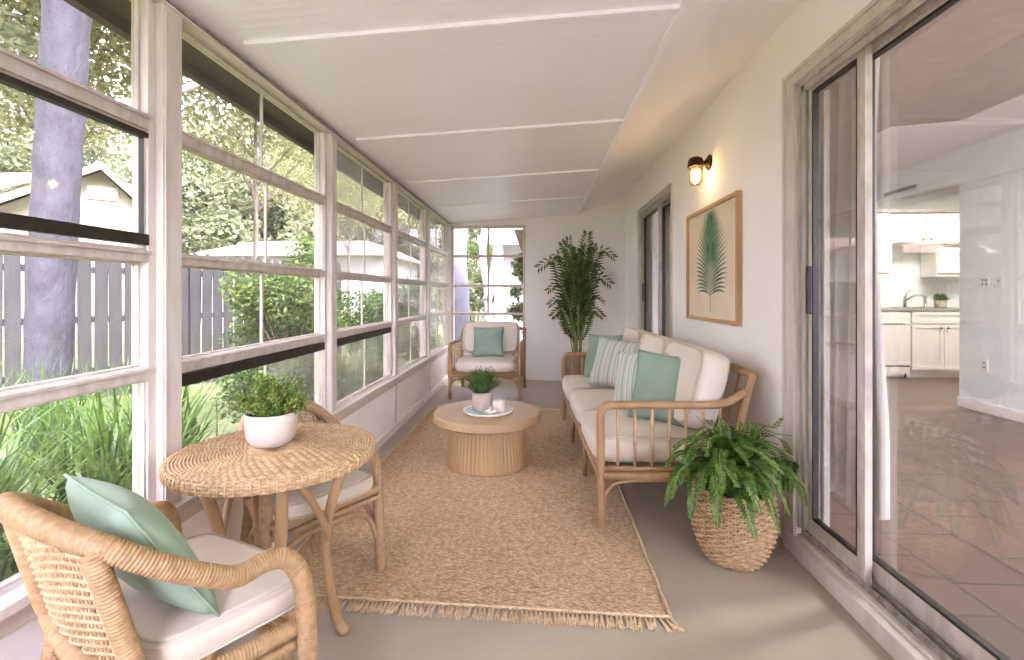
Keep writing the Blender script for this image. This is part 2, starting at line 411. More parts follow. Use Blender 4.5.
S('trim_%d' % n, q, M['wall'], 'shallow white wall face standing proud behind the palm', 'wall'); n += 1
# right wall with two sliding door openings
D1 = (-.9, 2.30, 2.175); D2 = (4.38, 5.73, 2.15)
q = MB()
for y0, y1, z0, z1 in ((YB-.1, D1[0], -.1, 2.75), (D1[0], D1[1], D1[2], 2.75), (D1[1], D2[0], -.1, 2.75), (D2[0], D2[1], D2[2], 2.75), (D2[1], HY1+.1, -.1, 2.75)):
    q.box(XR, y0, z0, HX0, y1, z1)
S('wall_right', q, M['wall'], 'white plaster wall with wall lamp and palm print', 'wall')
q = MB(); q.box(XL-.1, YB-.1, -.12, XR+.14, YB, .95); q.box(XL-.1, YB-.1, 2.0, XR+.14, YB, 2.7); q.box(-.1, YB-.1, .95, XR+.14, YB, 2.0)
S('wall_back', q, M['wall'], 'white wall behind the camera with a wide window opening', 'wall')
# left wall posts, rails and vinyl windows
rows = [(.50, .928), (.962, 1.306), (1.336, 1.733), (1.771, 2.160)]
posts = [1.545+1.283*k for k in range(-2, 5)]
posts = [p for p in posts if p < 6.75]
px_ = [YB] + posts[1:] 
for i, y in enumerate(posts):
    if y > 6.6: continue
    q = MB()
    q.box(XL-.085, y-.030, .49, XL+.018, y+.055, 2.16)
    q.box(XL-.06, y-.062, .49, XL-.006, y-.030, 2.155)
    q.box(XL-.0, y-.0, 0.0, XL+.012, y+.05, .46)
    q.tube([(XL+.019, y-.02, .5), (XL+.019, y-.02, 2.15)], .004, 6)
    gq = MB(); gq.box(XL-.02, y-.0305, .5, XL-.003, y-.0285, 2.15)
    S('trim_%d' % n, q, M['white_trim'], 'white window post, number %s from the camera along the left wall' % ['-', 'zero', 'one', 'two', 'three', 'four', 'five'][i], 'post', bevel=.003); n += 1
q = MB(); q.box(XL-.085, YE-.09, .49, XL+.03, YE, 2.16); S('trim_%d' % n, q, M['white_trim'], 'white corner post where side and end windows meet', 'post', bevel=.003); n += 1
edges = [YB] + [p for p in posts if p > YB+.3 and p < 6.6] + [YE-.06]
for i in range(len(edges)-1):
    y0, y1 = edges[i]+.055, edges[i+1]-.06
    ym = (y0+y1)/2
    w = thing('window_%d' % (i+1), 'four-row vinyl window bay of the left wall, bay %d from the near end' % (i+1), 'window', (XL, y0, .5), kind='structure')
    bay = i-1                     # 0 = the bay nearest in the photo
    near1 = edges[i+1] < 1.7
    for k, (z0, z1) in enumerate(rows):
        off = -.045 if k in (1, 3) else -.025
        fr = MB(); t_ = .010
        def B(a, b, c, d, e, f): fr.box(a-XL+0, b-y0, c-.5, d-XL, e-y0, f-.5)
        X0, X1 = XL+off-.012, XL+off+.012
        B(X0, y0, z0, X1, y1, z0+t_); B(X0, y0, z1-t_, X1, y1, z1); B(X0, y0, z0+t_, X1, y0+t_, z1-t_); B(X0, y1-t_, z0+t_, X1, y1, z1-t_)
        sh = fr.build('sash', M['alu'], w, bevel=.002)
        milky = (k >= 2 and edges[i] > 2.5) or (edges[i] > 3.9) or (k == 0 and edges[i] > 1.4)
        spans = [(y0, ym), (ym, y1)] if not near1 else [(y0, y1)]
        for j, (a, b) in enumerate(spans):
            g = MB(); g.box(XL+off-.0015-XL, a-y0+.004, z0-.5+.004, XL+off+.0015-XL, b-y0-.004, z1-.5-.004)
            mk = milky and not (k == 0 and edges[i] < 2.6 and j == 0)
            g.build('pane', M['vinyl_milky'] if mk else M['vinyl'], sh)
        if not near1:
            g = MB(); g.box(off-.006, ym-.0045-y0, z0-.5, off+.006, ym+.0045-y0, z1-.5); g.build('muntin', M['alu'], sh)
    # horizontal rails between the rows
    for z, hh in ((.945, .021), (1.321, .018), (1.752, .023)):
        r = MB(); r.box(-.05, 0, z-.5-hh, -.002, y1-y0, z-.5+hh); r.box(-.002, 0, z-.5+hh-.012, .010, y1-y0, z-.5+hh-.002)
        r.build('rail', M['alu'], w, bevel=.002)
    if near1:
        r = MB(); r.box(-.03, 0, 1.357-.5, -.004, y1-y0, 1.392-.5); r.box(-.03, y1-y0-.012, 1.39-.5, -.014, y1-y0, 1.715-.5); r.box(-.03, 0, 1.702-.5, -.006, y1-y0, 1.719-.5)
        tag(r.build('weatherstrip', M['black'], w), 'black rubber sash edging')
    elif edges[i] < 4.0:
        r = MB(); r.box(-.03, 0, .872-.5, -.006, y1-y0, .914-.5)
        tag(r.build('weatherstrip', M['black'], w), 'black rubber sash edging')
# end window
ex0, ex1 = XL+.03, -.21
w = thing('window_20', 'end window of four rows behind the rattan armchair', 'window', (ex0, YE, .4), kind='structure')
r = MB(); r.box(0, -.03, 0, .03, .06, 1.76); r.box(ex1-ex0-.0, -.03, 0, ex1-ex0+.03, .06, 1.76); r.box(0, -.03, 1.73, ex1-ex0, .06, 1.76); r.box(0, -.06, 0, ex1-ex0+.03, .06, .03)
r.build('window_frame', M['white_trim'], w, bevel=.003)
zs = [.43, .92, 1.315, 1.735, 2.13]
for k in range(4):
    g = MB(); g.box(.03, .012, zs[k]-.4, ex1-ex0, .016, zs[k+1]-.4); g.build('pane', M['vinyl'], w)
    if k: r = MB(); r.box(.03, -.01, zs[k]-.4-.018, ex1-ex0, .03, zs[k]-.4+.018); r.build('rail', M['alu'], w, bevel=.002)
r = MB(); r.box((ex1-ex0)/2+.0, 0, .52, (ex1-ex0)/2+.028, .03, 1.73); r.build('muntin', M['alu'], w)
# ---- sliding doors
def sliding_door(name, label, y0, y1, ztop, split, z0=.12, cw=.07, ch=.045):
    d = thing(name, label, 'sliding door', (XR, y1, 0), kind='structure')
    def P(nm, m, bs, lab=None, bev=.002):
        q = MB()
        for b in bs: q.box(b[0]-XR, b[1]-y1, b[2], b[3]-XR, b[4]-y1, b[5])
        o = q.build(nm, m, d, bevel=bev)
        if lab: o['label'] = lab
        return o
    P('casing', M['white_trim'], [(XR-.014, y1, 0, XR+.0, y1+cw, ztop), (XR-.014, y0-cw*.6, ztop, XR, y1+cw, ztop+ch), (XR-.014, y0-cw*.6, 0, XR, y0, ztop), (XR-.022, y1+cw, 0, XR, y1+cw*1.3, ztop+ch), (XR-.022, y0-cw*.6, ztop+ch, XR, y1+cw*1.3, ztop+ch*1.4)])
    P('jamb', M['jamb'], [(XR, y1-.018, z0, XR+.14, y1, ztop), (XR+.012, y1-.045, z0, XR+.022, y1-.018, ztop), (XR+.055, y1-.04, z0, XR+.063, y1-.018, ztop), (XR+.1, y1-.04, z0, XR+.108, y1-.018, ztop), (XR, y0, z0, XR+.14, y0+.02, ztop)])
    P('head_track', M['jamb'], [(XR, y0, ztop-.02, XR+.14, y1, ztop), (XR+.012, y0, ztop-.05, XR+.022, y1, ztop-.02), (XR+.055, y0, ztop-.05, XR+.063, y1, ztop-.02), (XR+.1, y0, ztop-.05, XR+.108, y1, ztop-.02)])
    P('sill', M['white_trim'], [(XR-.035, y0-.05, 0, XR+.02, y1+.06, .075), (XR, y0, 0, XR+.14, y1, .09)], bev=.006)
    P('track', M['track'], [(XR+.022, y0, .09, XR+.026, y1, .12), (XR+.055, y0, .09, XR+.06, y1, .12), (XR+.1, y0, .09, XR+.105, y1, .12)], 'dirty metal sill track')
    for (a, b, xx, first) in ((split-.02, y1-.045, XR+.042, True), (y0+.02, split+.065, XR+.085, False)):
        fr = MB()
        lo = z0-.02
        def B(*t): fr.box(t[0]-XR, t[1]-y1, t[2], t[3]-XR, t[4]-y1, t[5])
        sw = .045
        B(xx-.014, a, lo, xx+.014, a+sw, ztop-.03); B(xx-.014, b-sw*.6, lo, xx+.014, b, ztop-.03)
        B(xx-.014, a+sw, lo, xx+.014, b-sw*.6, lo+.085); B(xx-.014, a+sw, ztop-.062, xx+.014, b-sw*.6, ztop-.03)
        pn = fr.build('door_panel', M['alu'], d, bevel=.002)
        g = MB(); g.box(xx-.002-XR, a+.02-y1, lo+.05, xx+.002-XR, b-.01-y1, ztop-.05); g.build('pane', M['glass'], pn)
        k = MB(); e = .010
        for bb in ((a+sw, lo+.085, a+sw+e, ztop-.062), (b-sw*.6-e, lo+.085, b-sw*.6, ztop-.062), (a+sw+e, lo+.085, b-sw*.6-e, lo+.085+e), (a+sw+e, ztop-.062-e, b-sw*.6-e, ztop-.062)):
            k.box(xx-.012-XR, bb[0]-y1, bb[1], xx+.012-XR, bb[2]-y1, bb[3])
        k.build('gasket', M['black_metal'], pn)
        if not first:
            k = MB(); k.box(xx+.0141-XR, b-.027-y1, lo, xx+.018-XR, b-y1, ztop-.03); k.box(xx-.018-XR, b-.034-y1, lo+.085, xx-.0141-XR, b-.0275-y1, ztop-.085); k.build('meeting_stile_seal', M['black_metal'], pn)
        else:
            k = MB(); k.box(xx-.030-XR, b-.026-y1, 1.11, xx-.013-XR, b-.010-y1, 1.325); tag(k.build('door_handle', M['black_metal'], pn, bevel=.003), 'black pull handle')
    return d
sliding_door('door_1', 'wide aluminium sliding glass door open to the dining room view', D1[0], D1[1], D1[2], 1.895)
sliding_door('door_2', 'narrow sliding glass door with curtain behind the sofa back', D2[0], D2[1], D2[2], 4.96, cw=.03, ch=.03)
# ---- dining room and kitchen shell
q = MB()
q.box(HX1, -3, ZI, HX1+.16, 5.17, 2.8); q.box(HX1, 5.17, 2.39, HX1+.16, HY1, 2.8)
S('wall_right', q, M['far_wall'], 'cool white dining room wall with outlets and opening to the kitchen', 'wall')
q = MB(); q.box(HX0-.1, HY1, 0, 8.2, HY1+.1, 2.8); S('wall_end', q, M['far_wall'], 'white wall behind the kitchen cabinets', 'wall')
q = MB(); q.box(8.1, 3, 0, 8.2, HY1, 2.8); q.box(HX1+.16, 3.0, 0, 8.2, 3.1, 2.8); S('wall_right', q, M['far_wall'], 'white side walls of the kitchen', 'wall')
q = MB(); q.box(HX0-.1, -3.1, 0, 1.7, -3, 2.8); q.box(4.0, -3.1, 0, HX1+.1, -3, 2.8); q.box(1.7, -3.1, 2.3, 4.0, -3, 2.8); q.box(1.7, -3.1, 0, 4, -3, .5)
S('wall_back', q, M['far_wall'], 'dining room wall behind the camera with window opening', 'wall')
q = MB(); q.box(XR, -3.1, 2.73, 8.2, 4.45, 2.85); q.box(XR, 4.45, 2.69, 8.2, HY1+.1, 2.85)
S('ceiling', q, M['int_ceil'], 'flat pale dining room ceiling with a step', 'ceiling')
q = MB(); q.box(XR, -3.1, 2.75, XR+.14, HY1, 2.9); q.box(XR, -3.1, 0, HX0, YB-.1, 2.8); S('wall_left', q, M['far_wall'], 'dining room side wall above and behind the door', 'wall')
q = MB(); q.box(2.42, -2, 2.715, 2.46, 4.45, 2.735); S('trim_%d' % n, q, M['int_ceil'], 'faint joint strip in the dining room ceiling', 'trim'); n += 1
q = MB(); q.box(HX1-.015, -3, ZI, HX1, 5.17, ZI+.10); q.box(HX1-.012, 5.17, ZI, HX1+.16, 5.185, ZI+.1)
S('baseboard_right', q, M['cab'], 'white base board of the dining room wall', 'baseboard', bevel=.004)
# ================================================================== FURNITURE
def rounded_slab(outline_fn, z0, z1, r, n=14, puff=.0, m=8, front=0):
    """cushion: outline_fn(s,t) with s,t in [-1,1] -> (x,y); rounded edges, domed top"""
    q = MB(); h = (z1-z0)/2; zc = (z0+z1)/2
    # side profile: angle from bottom centre to top centre
    def ring(e, z, bulge):   # e: inset fraction toward centre
        return e, z, bulge
    segs = []
    N = 4*n
    per = []
    for k in range(N):
        side = k//n; t = (k % n)/n*2-1
        s_, t_ = [(t, -1), (1, t), (-t, 1), (-1, -t)][side]
        # round the corners a little in plan
        L = (abs(s_)**6+abs(t_)**6)**(1/6)
        per.append((s_/L**.9, t_/L**.9))
    prof = []
    for i in range(m+1):
        a = -PI/2+PI*i/m
        prof.append((math.cos(a), math.sin(a)))
    rings = []
    for f in (0, .25, .5, .75, .92): rings.append((f, -1, 'b'))
    cx, cy = outline_fn(0, 0)
    def pt(s, t, ins, z):
        x, y = outline_fn(s, t); dx, dy = cx-x, cy-y; d = math.hypot(dx, dy)
        return (x+dx/d*ins, y+dy/d*ins, z) if d > 1e-6 else (x, y, z)
    vs = [(cx, cy, z0)]; 
    rows_ = []
    def addrow(fn):
        st = len(vs)
        for (s, t) in per: vs.append(fn(s, t))
        rows_.append(st)
    for f in (.35, .7, .9):
        addrow(lambda s, t, f=f: (outline_fn(s*f, t*f)[0], outline_fn(s*f, t*f)[1], z0))
    for (c_, s_) in prof:
        zz = (z0+r if s_ < 0 else z1-r) + s_*r
        addrow(lambda s, t, c_=c_, zz=zz: pt(s, t, r*(1-c_), zz))
    for f in (.95, .88, .78, .66, .5, .35, .18):
        addrow(lambda s, t, f=f: (outline_fn(s*f, t*f)[0], outline_fn(s*f, t*f)[1], z1+puff*(1-(s*f)**2)*(1-(t*f)**2)))
    fs = []
    for k in range(N): fs.append((0, rows_[0]+(k+1) % N, rows_[0]+k))
    for a, b in zip(rows_, rows_[1:]):
        for k in range(N): k2 = (k+1) % N; fs.append((a+k, a+k2, b+k2, b+k))
    vs.append((cx, cy, z1+puff)); tip = len(vs)-1
    for k in range(N): fs.append((rows_[-1]+k, rows_[-1]+(k+1) % N, tip))
    q.add(vs, fs)
    def edge(z, ins=0, ov=.0015):
        out = []
        for (s, t) in per:
            x, y, zz = pt(s, t, ins-ov, z); out.append((x, y, zz))
        return out
    return q, edge
def rect(x0, y0, x1, y1): return lambda s, t: ((x0+x1)/2+s*(x1-x0)/2, (y0+y1)/2+t*(y1-y0)/2)
def cushion_upright(name, w, h, th, m, parent, mtx, puff=.03, r=.04):
    """standing back cushion in local x (width), y (height), z (thickness)"""
    q, e = rounded_slab(rect(-w/2, 0, w/2, h), 0, th, r, puff=puff)
    o = q.build(name, m, parent, smooth=True); o.matrix_local = mtx
    p = MB(); p.tube(e(th-r*.6, r*.2), .004, 6, closed=True); p.tube(e(r*.6, r*.2), .004, 6, closed=True)
    s = p.build('piping', m, o, smooth=True)
    return o
def pillow_mesh(w, h, t, N=22):
    q = MB(); vs = []; fs = []; idx = {}
    for side in (1, -1):
        for i in range(N+1):
            for j in range(N+1):
                x = -1+2*i/N; y = -1+2*j/N
                if side == -1 and (i in (0, N) or j in (0, N)): idx[side, i, j] = idx[1, i, j]; continue
                z = t/2*side*((1-x*x)**.42*(1-y*y)**.42) * (1+.05*math.sin(3*x+1.3*y*side))
                px = x*w/2*(1-.075*(1-y*y)); py = y*h/2*(1-.075*(1-x*x))
                idx[side, i, j] = len(vs); vs.append((px, py, z))
        for i in range(N):
            for j in range(N):
                f = (idx[side,i,j], idx[side,i+1,j], idx[side,i+1,j+1], idx[side,i,j+1])
                fs.append(f if side > 0 else f[::-1])
    q.add(vs, fs)
    ed = []
    for i in range(N): x = -1+2*i/N; ed.append((x*w/2, -h/2*(1-.075*(1-x*x)), 0))
    for i in range(N): y = -1+2*i/N; ed.append((w/2*(1-.075*(1-y*y)), y*h/2, 0))
    for i in range(N): x = 1-2*i/N; ed.append((x*w/2, h/2*(1-.075*(1-x*x)), 0))
    for i in range(N): y = 1-2*i/N; ed.append((-w/2*(1-.075*(1-y*y)), y*h/2, 0))
    return q, ed
def pillow(label, m, w, t, loc, normal, lean=0.0, roll=0.0, group=None, name='throw_pillow'):
    """normal: horizontal facing direction (x,y); lean: backwards tilt in degrees"""
    q, ed = pillow_mesh(w, w, t)
    o = q.build(name, m, None, smooth=True)
    p = MB(); p.tube(ed, .0035, 6, closed=True); p.build('piping', m, o, smooth=True)
    nx, ny = normal; L = math.hypot(nx, ny); nx /= L; ny /= L
    zf = Vector((nx*math.cos(R(lean)), ny*math.cos(R(lean)), math.sin(R(lean))))
    yu = Vector((-nx*math.sin(R(lean)), -ny*math.sin(R(lean)), math.cos(R(lean))))
    xr = yu.cross(zf)
    mt = Matrix((xr, yu, zf)).transposed() @ Matrix.Rotation(R(roll), 3, 'Z')
    o.matrix_world = Matrix.Translation(loc) @ mt.to_4x4()
    if 'sofa' in label: group = 'throw pillows along the sofa'
    return tag(o, label, 'pillow', group)

# ---------------------------------------------------------------- rattan armchairs at the bistro table
def rattan_chair(label, loc, rz, sx, sy, sz, mw, mp):
    t = thing('rattan_armchair', label, 'chair', loc, rz)
    def T(p): return (p[0]*sx, p[1]*sy, p[2]*sz)
    side = [(.305,.375,0),(.298,.366,.25),(.292,.362,.42),(.286,.355,.515),(.272,.330,.575),(.256,.285,.592),(.256,.216,.592),(.246,.15,.626),(.226,.07,.682),(.19,.005,.735),(.13,-.035,.765),(.05,-.052,.778)]
    full = [T(p) for p in side] + [T((-p[0], p[1], p[2])) for p in side[::-1]]
    q = MB(); q.wrap(smooth_path(full, .01), .0215, .0075, .0018, 12); q.build('arm_and_back_rail', mw, t, smooth=True)
    for s in (1, -1):
        q = MB(); q.wrap(smooth_path([T((s*.192,-.012,.735)), T((s*.206,.045,.50)), T((s*.208,.068,.40)), T((s*.20,.02,.2)), T((s*.20,-.03,0))], .01), .018, .0075, .0016, 12)
        q.build('rear_post', mw, t, smooth=True)
    # seat rails
    seat = [(-.205,.07),(.205,.07),(.275,.385),(-.275,.385)]
    q = MB()
    for i in range(4):
        a, b = seat[i], seat[(i+1) % 4]
        q.wrap([Vector(T((a[0],a[1],.405))), Vector(T((b[0],b[1],.405)))], .019, .0075, .0016, 12)
        if i in (1, 2, 3): q.wrap([Vector(T((a[0],a[1],.365))), Vector(T((b[0],b[1],.365)))], .010, .0075, .001, 8)
    q.build('seat_frame', mw, t, smooth=True)
    q = MB(); q.wrap(smooth_path([T((-.205,.055,.455)), T((0,.03,.455)), T((.205,.055,.455))], .01), .017, .0075, .0016, 12); q.build('lower_back_rail', mw, t, smooth=True)
    for s in (1, -1):                       # arched braces under each side
        q = MB(); q.wrap(smooth_path([T((s*.29,.355,.16)), T((s*.275,.31,.29)), T((s*.25,.22,.335)), T((s*.225,.13,.29)), T((s*.205,.06,.16))], .01), .011, .0075, .001, 9)
        q.build('side_brace', mw, t, smooth=True)
    q = MB(); q.wrap(smooth_path([T((-.29,.362,.16)), T((-.2,.375,.30)), T((0,.385,.335)), T((.2,.375,.30)), T((.29,.362,.16))], .01), .011, .0075, .001, 9); q.build('front_brace', mw, t, smooth=True)
    # open woven back panel
    q = MB(); nr = 30; nc = 13
    def surf(u, v):   # u -1..1 across, v 0..1 up
        z = .46 + v*(.285 - .03*u*u)
        wdt = .196 - .016*v
        y = .060 - .070*v - .022*(1-u*u)
        return Vector(T((u*wdt, y, z)))
    for i in range(nr):
        v = (i+.5)/nr; pts = []
        for k in range(nc*4+1):
            u = -1+2*k/(nc*4); p = surf(u, v)
            p = p + Vector((0, .0042*math.cos(PI*k/4 + PI*i), .0012*math.sin(PI*k/2)))
            pts.append(p)
        q.tube(pts, .0030, 5, rx=1.1)
    for c in range(nc+1):
        u = -1+2*c/nc
        q.tube([surf(u, v/10) for v in range(11)], .0026, 5)
    q.build('woven_back', M['weave'], t, smooth=True)
    # seat cushion
    def outl(s, tt):
        y = .075+(tt+1)/2*.355
        hw = .195+(tt+1)/2*.055
        return (s*hw*sx, (y+.01*(1-s*s))*sy)
    q, e = rounded_slab(outl, .425*sz, .488*sz, .022, puff=.012)
    c = q.build('seat_cushion', M['seatcream'], t, smooth=True)
    q = MB(); q.tube(e(.483*sz, .006), .0032, 6, closed=True); q.tube(e(.430*sz, .006), .0032, 6, closed=True); q.build('piping', M['seatcream'], c, smooth=True)
    return t
rattan_chair('large wrapped rattan armchair in the near left corner with a pale sage pillow on it', (-.97, .915, 0), R(-25.2), 1, 1, 1, M['rattan'], M['rattan'])
rattan_chair('rattan armchair half hidden behind the round wicker table, without a pillow', (-1.115, 2.04, 0), R(-124), .82, .95, .91, M['rattan_far'], M['rattan_far'])
pillow('pale sage green pillow leaning in the near left rattan armchair', M['mint'], .34, .125, (-.890, 1.03, .640), (.50, .87), lean=30, roll=0)

# ---------------------------------------------------------------- round wicker table
TX, TY = -.885, 1.584
t = thing('bistro_table', 'small round wicker-topped table with bent cane legs beside the windows', 'table', (TX, TY, 0), R(0))
q = MB(); rr = .012
nring = 0
r = .095
while r < .306:                                  # coiled outer field
    n = int(2*PI*r/.012); n += n % 2
    pts = []
    for k in range(n*2):
        a = 2*PI*k/(n*2)
        pts.append((r*math.cos(a)+0, r*math.sin(a), .676+.0022*math.sin(PI*k/2*1.0+nring*PI/2*1.3)))
    q.tube(pts, .0052, 5, closed=True); r += .0098; nring += 1
for k in range(84):                               # radial centre
    a = 2*PI*k/84
    q.tube([(.01*math.cos(a), .01*math.sin(a), .677), (.06*math.cos(a), .06*math.sin(a), .678), (.105*math.cos(a), .105*math.sin(a), .676)], [.0008, .003, .0042], 5)
q.lathe([(0, .662), (.305, .662), (.305, .674), (0, .674)], 48)
q.build('woven_tabletop', M['weave'], t, smooth=True)
q = MB()
for zz, ra in ((.672, .311), (.664, .314), (.655, .314), (.646, .311)):
    n = 92; pts = []
    for k in range(n*2):
        a = 2*PI*k/(n*2); w_ = .0022*(1 if (k//2) % 2 else -1)*(1 if zz in (.664, .646) else -1)
        pts.append(((ra+w_)*math.cos(a), (ra+w_)*math.sin(a), zz))
    q.tube(pts, .0056, 6, closed=True)
for k in range(92):
    a = 2*PI*(k+.5)/92
    q.tube([(x_*math.cos(a), x_*math.sin(a), z_) for x_, z_ in ((.300, .6765), (.312, .678), (.3195, .672), (.3205, .659), (.3185, .645), (.308, .640))], .0030, 5)
q.lathe([(0, .648), (.309, .648), (.309, .668), (0, .668)], 48)
q.build('rim', M['weave'], t, smooth=True)
angs = [20, -57, 215, 142]
def rad(a, r_, z_): return (r_*math.cos(R(a)), r_*math.sin(R(a)), z_)
for a in angs:
    q = MB(); pts = smooth_path([rad(a, .225, .645), rad(a, .215, .60), rad(a, .175, .47), rad(a, .155, .34), rad(a, .165, .2), rad(a, .19, .07), rad(a, .21, .022)], .01)
    q.tube(pts, [.0165+.002*math.sin(i*.13) for i in range(len(pts))], 12)
    lg = q.build('leg', M['bamboo'], t, smooth=True)
    q = MB(); q.sphere(rad(a, .212, .020), .020, 12, 8, (1.15, 1.15, 1)); q.build('foot_knob', M['bamboo'], lg, smooth=True)
    q = MB()
    for zz in (.345, .36): q.wrap([Vector(rad(a, .155, zz-.012)), Vector(rad(a, .156, zz+.006))], .0185, .004, .001, 12)
    q.build('cane_binding', M['rattan'], lg, smooth=True)
for i in (0, 2):
    a, b = angs[i], angs[(i+1) % 4]
    if i == 1: b = 215-360
    if i == 3: b = 20
    if i == 2: pass
    am = (a+b)/2
    q = MB(); q.tube(smooth_path([rad(b, .22, .64), rad(b*.8+a*.2, .205, .60), rad(am, .17, .50), rad(a*.82+b*.18, .165, .40), rad(a, .157, .34)], .01), .012, 10)
    q.build('curved_brace', M['bamboo'], t, smooth=True)

# ---------------------------------------------------------------- lounge frames (sofa and armchair)
def lounge(name, label, cat, loc, rz, W, D, nseat, seat_z, nsp, armz=.63, topz=.79):
    t = thing(name, label, cat, loc, rz)
    hw = W/2; mt = M['bamboo']
    for s in (1, -1):
        x = s*hw
        q = MB(); q.tube(smooth_path([(x, .02, 0), (x, .02, .3), (x, .018, .55), (x, .022, .595), (x, .05, .628), (x, .12, .632), (x, .35, .632), (x, .60, .634), (x, D-.12, .655), (x, D-.045, .70)], .012), .021, 12)
        q.build('arm_rail_and_front_leg', mt, t, smooth=True)
        q = MB(); q.tube(smooth_path([(x, D-.02, 0), (x, D-.11, .27), (x, D-.085, .45), (x, D-.045, .65), (x, D-.0, topz)], .012), .021, 12)
        q.build('rear_post', mt, t, smooth=True)
        q = MB(); q.tube([(x, .02, .27), (x, D-.1, .27)], .021, 12); q.tube([(x, .02, .305), (x, D-.1, .305)], .014, 10); q.build('side_rail', mt, t, smooth=True)
        q = MB(); q.tube(smooth_path([(x, .028, .10), (x, .05, .19), (x, .12, .238), (x, .30, .248), (x, D-.25, .248), (x, D-.14, .22), (x, D-.07, .12)], .012), .011, 10); q.build('side_brace', mt, t, smooth=True)
        for k in range(nsp):
            yy = .02+(k+1)*(D-.14)/(nsp+.6)
            q = MB(); q.tube([(x, yy, .285), (x, yy, .632)], .0085, 8); q.build('spindle', M['cane'], t, smooth=True)
    q = MB(); q.tube([(-hw, .02, .27), (hw, .02, .27)], .020, 12); q.tube([(-hw, .02, .305), (hw, .02, .305)], .013, 10)
    q.build('front_rail', mt, t, smooth=True)
    q = MB(); q.tube([(-hw, D-.115, .27), (hw, D-.115, .27)], .02, 12); q.build('rear_rail', mt, t, smooth=True)
    q = MB(); q.tube([(-hw, D, topz-.005), (hw, D, topz-.005)], .02, 12)
    for k in range(int(W/.14)):
        xx = -hw+(k+1)*W/(int(W/.14)+1); q.tube([(xx, D-.105, .28), (xx, D-.075, .5), (xx, D-.005, topz-.01)], .008, 8)
    q.build('back_frame', mt, t, smooth=True)
    q = MB()
    for k in range(12): xx = -hw+.03+(W-.06)*k/11; q.box(xx-.02, .02, .288, xx+.02, D-.12, .300)
    q.build('seat_slats', mt, t)
    if nseat == 3:
        for s in (-1, 1):
            x = s*W/6
            q = MB(); q.tube([(x, .03, 0), (x, .03, .27)], .016, 10); q.build('leg', mt, t, smooth=True)
    for s in (1, -1):
        q = MB(); q.tube(smooth_path([(s*hw, .02, .12), (s*(hw-.03), .02, .19), (s*(hw-.09), .02, .238), (s*(hw-.2), .02, .25)], .012), .010, 8); q.build('front_brace', mt, t, smooth=True)
    cw = (W-.075)/nseat
    for k in range(nseat):
        x0 = -hw+.0375+k*cw
        q, e = rounded_slab(rect(x0+.003, -.012, x0+cw-.003, D-.19), .306+.004, seat_z, .05, puff=.018)
        c = q.build('seat_cushion', M['cream'], t, smooth=True)
        q = MB(); q.tube(e(seat_z-.022, .015), .004, 6, closed=True); q.tube(e(.345, .012), .004, 6, closed=True); q.build('piping', M['cream'], c, smooth=True)
    for k in range(nseat):
        x0 = -hw+.0375+k*cw
        # local x -> x ; local y (height) -> up & back ; thickness toward front
        up = Vector((0, .265, .965)).normalized(); fw = Vector((0, -up.z, up.y)); xr = up.cross(fw)
        mt4 = Matrix((xr, up, fw)).transposed().to_4x4()
        mt4.translation = Vector((x0+cw/2, D-.185, seat_z+.004)) if True else None
        cushion_upright('back_cushion', cw-.01, .44 if nseat == 3 else .40, .155, M['cream'], t, mt4, puff=.035, r=.045)
    return t
lounge('rattan_sofa', 'three-seat rattan sofa with cream cushions along the right wall', 'sofa', (.262, (2.48+4.56)/2, 0), R(-87.8), 2.08, .80, 3, .445, 7)
lounge('rattan_lounge_chair', 'rattan armchair with cream cushions facing forward below the end window', 'armchair', (-.605, 5.40, 0), R(-2.5), .80, .78, 1, .435, 5, topz=.76)
G = None
pillow('plain sage pillow at the far end of the sofa', M['teal2'], .40, .13, (.56, 4.22, .650), (-.80, -.62), lean=14, roll=3)
pillow('sage striped pillow second from the far end of the sofa', M['stripe'], .40, .13, (.61, 3.84, .650), (-.62, -.78), lean=22, roll=-3)
pillow('sage striped pillow behind the plain one near the front end of the sofa', M['stripe'], .38, .12, (.66, 3.17, .635), (-.72, -.7), lean=18, roll=4)
pillow('plain sage pillow nearest the fern on the sofa', M['teal2'], .41, .15, (.75, 2.84, .650), (-.50, -.86), lean=16, roll=-4)
pillow('plain sage pillow on the armchair below the end window', M['teal2'], .37, .12, (-.595, 5.755, .625), (.04, -1), lean=20)

# ---------------------------------------------------------------- coffee table and what stands on it
CX, CY = -.36, 3.39
t = thing('coffee_table', 'round pale wood drum coffee table in the middle of the rug', 'coffee table', (CX, CY, 0))
q = MB(); q.lathe([(0, .312), (.370, .312), (.378, .320), (.378, .364), (.370, .372), (0, .372)], 72); q.build('tabletop', M['oak'], t, smooth=False, bevel=.0)
q = MB(); q.lathe([(0, .008), (.285, .008), (.290, .02), (.275, .17), (.262, .312), (0, .312)], 180, flute=lambda k, z: (-.004 if k % 3 == 0 else 0)); q.build('fluted_drum_base', M['oak_v'], t)
TZ = .372
t = thing('serving_tray', 'round cream tray with a sage half on the coffee table', 'tray', (CX+.01, CY-.035, TZ))
q = MB(); q.lathe([(0, 0), (.155, 0), (.172, .010), (.176, .020), (.170, .021), (.160, .012), (0, .010)], 64); q.build('tray_body', M['tray'], t, smooth=True)
q = MB()
pl = [(.158*math.cos(a), .158*math.sin(a)) for a in [R(x) for x in range(120, 266, 8)]]+[(.02, -.1), (-.0, .06)]
q.prism(pl, .011, .0125); tag(q.build('glazed_area', M['tray_green'], t), 'sage green glaze over the left half')
POT = (CX-.035, CY-.02, TZ+.0125)
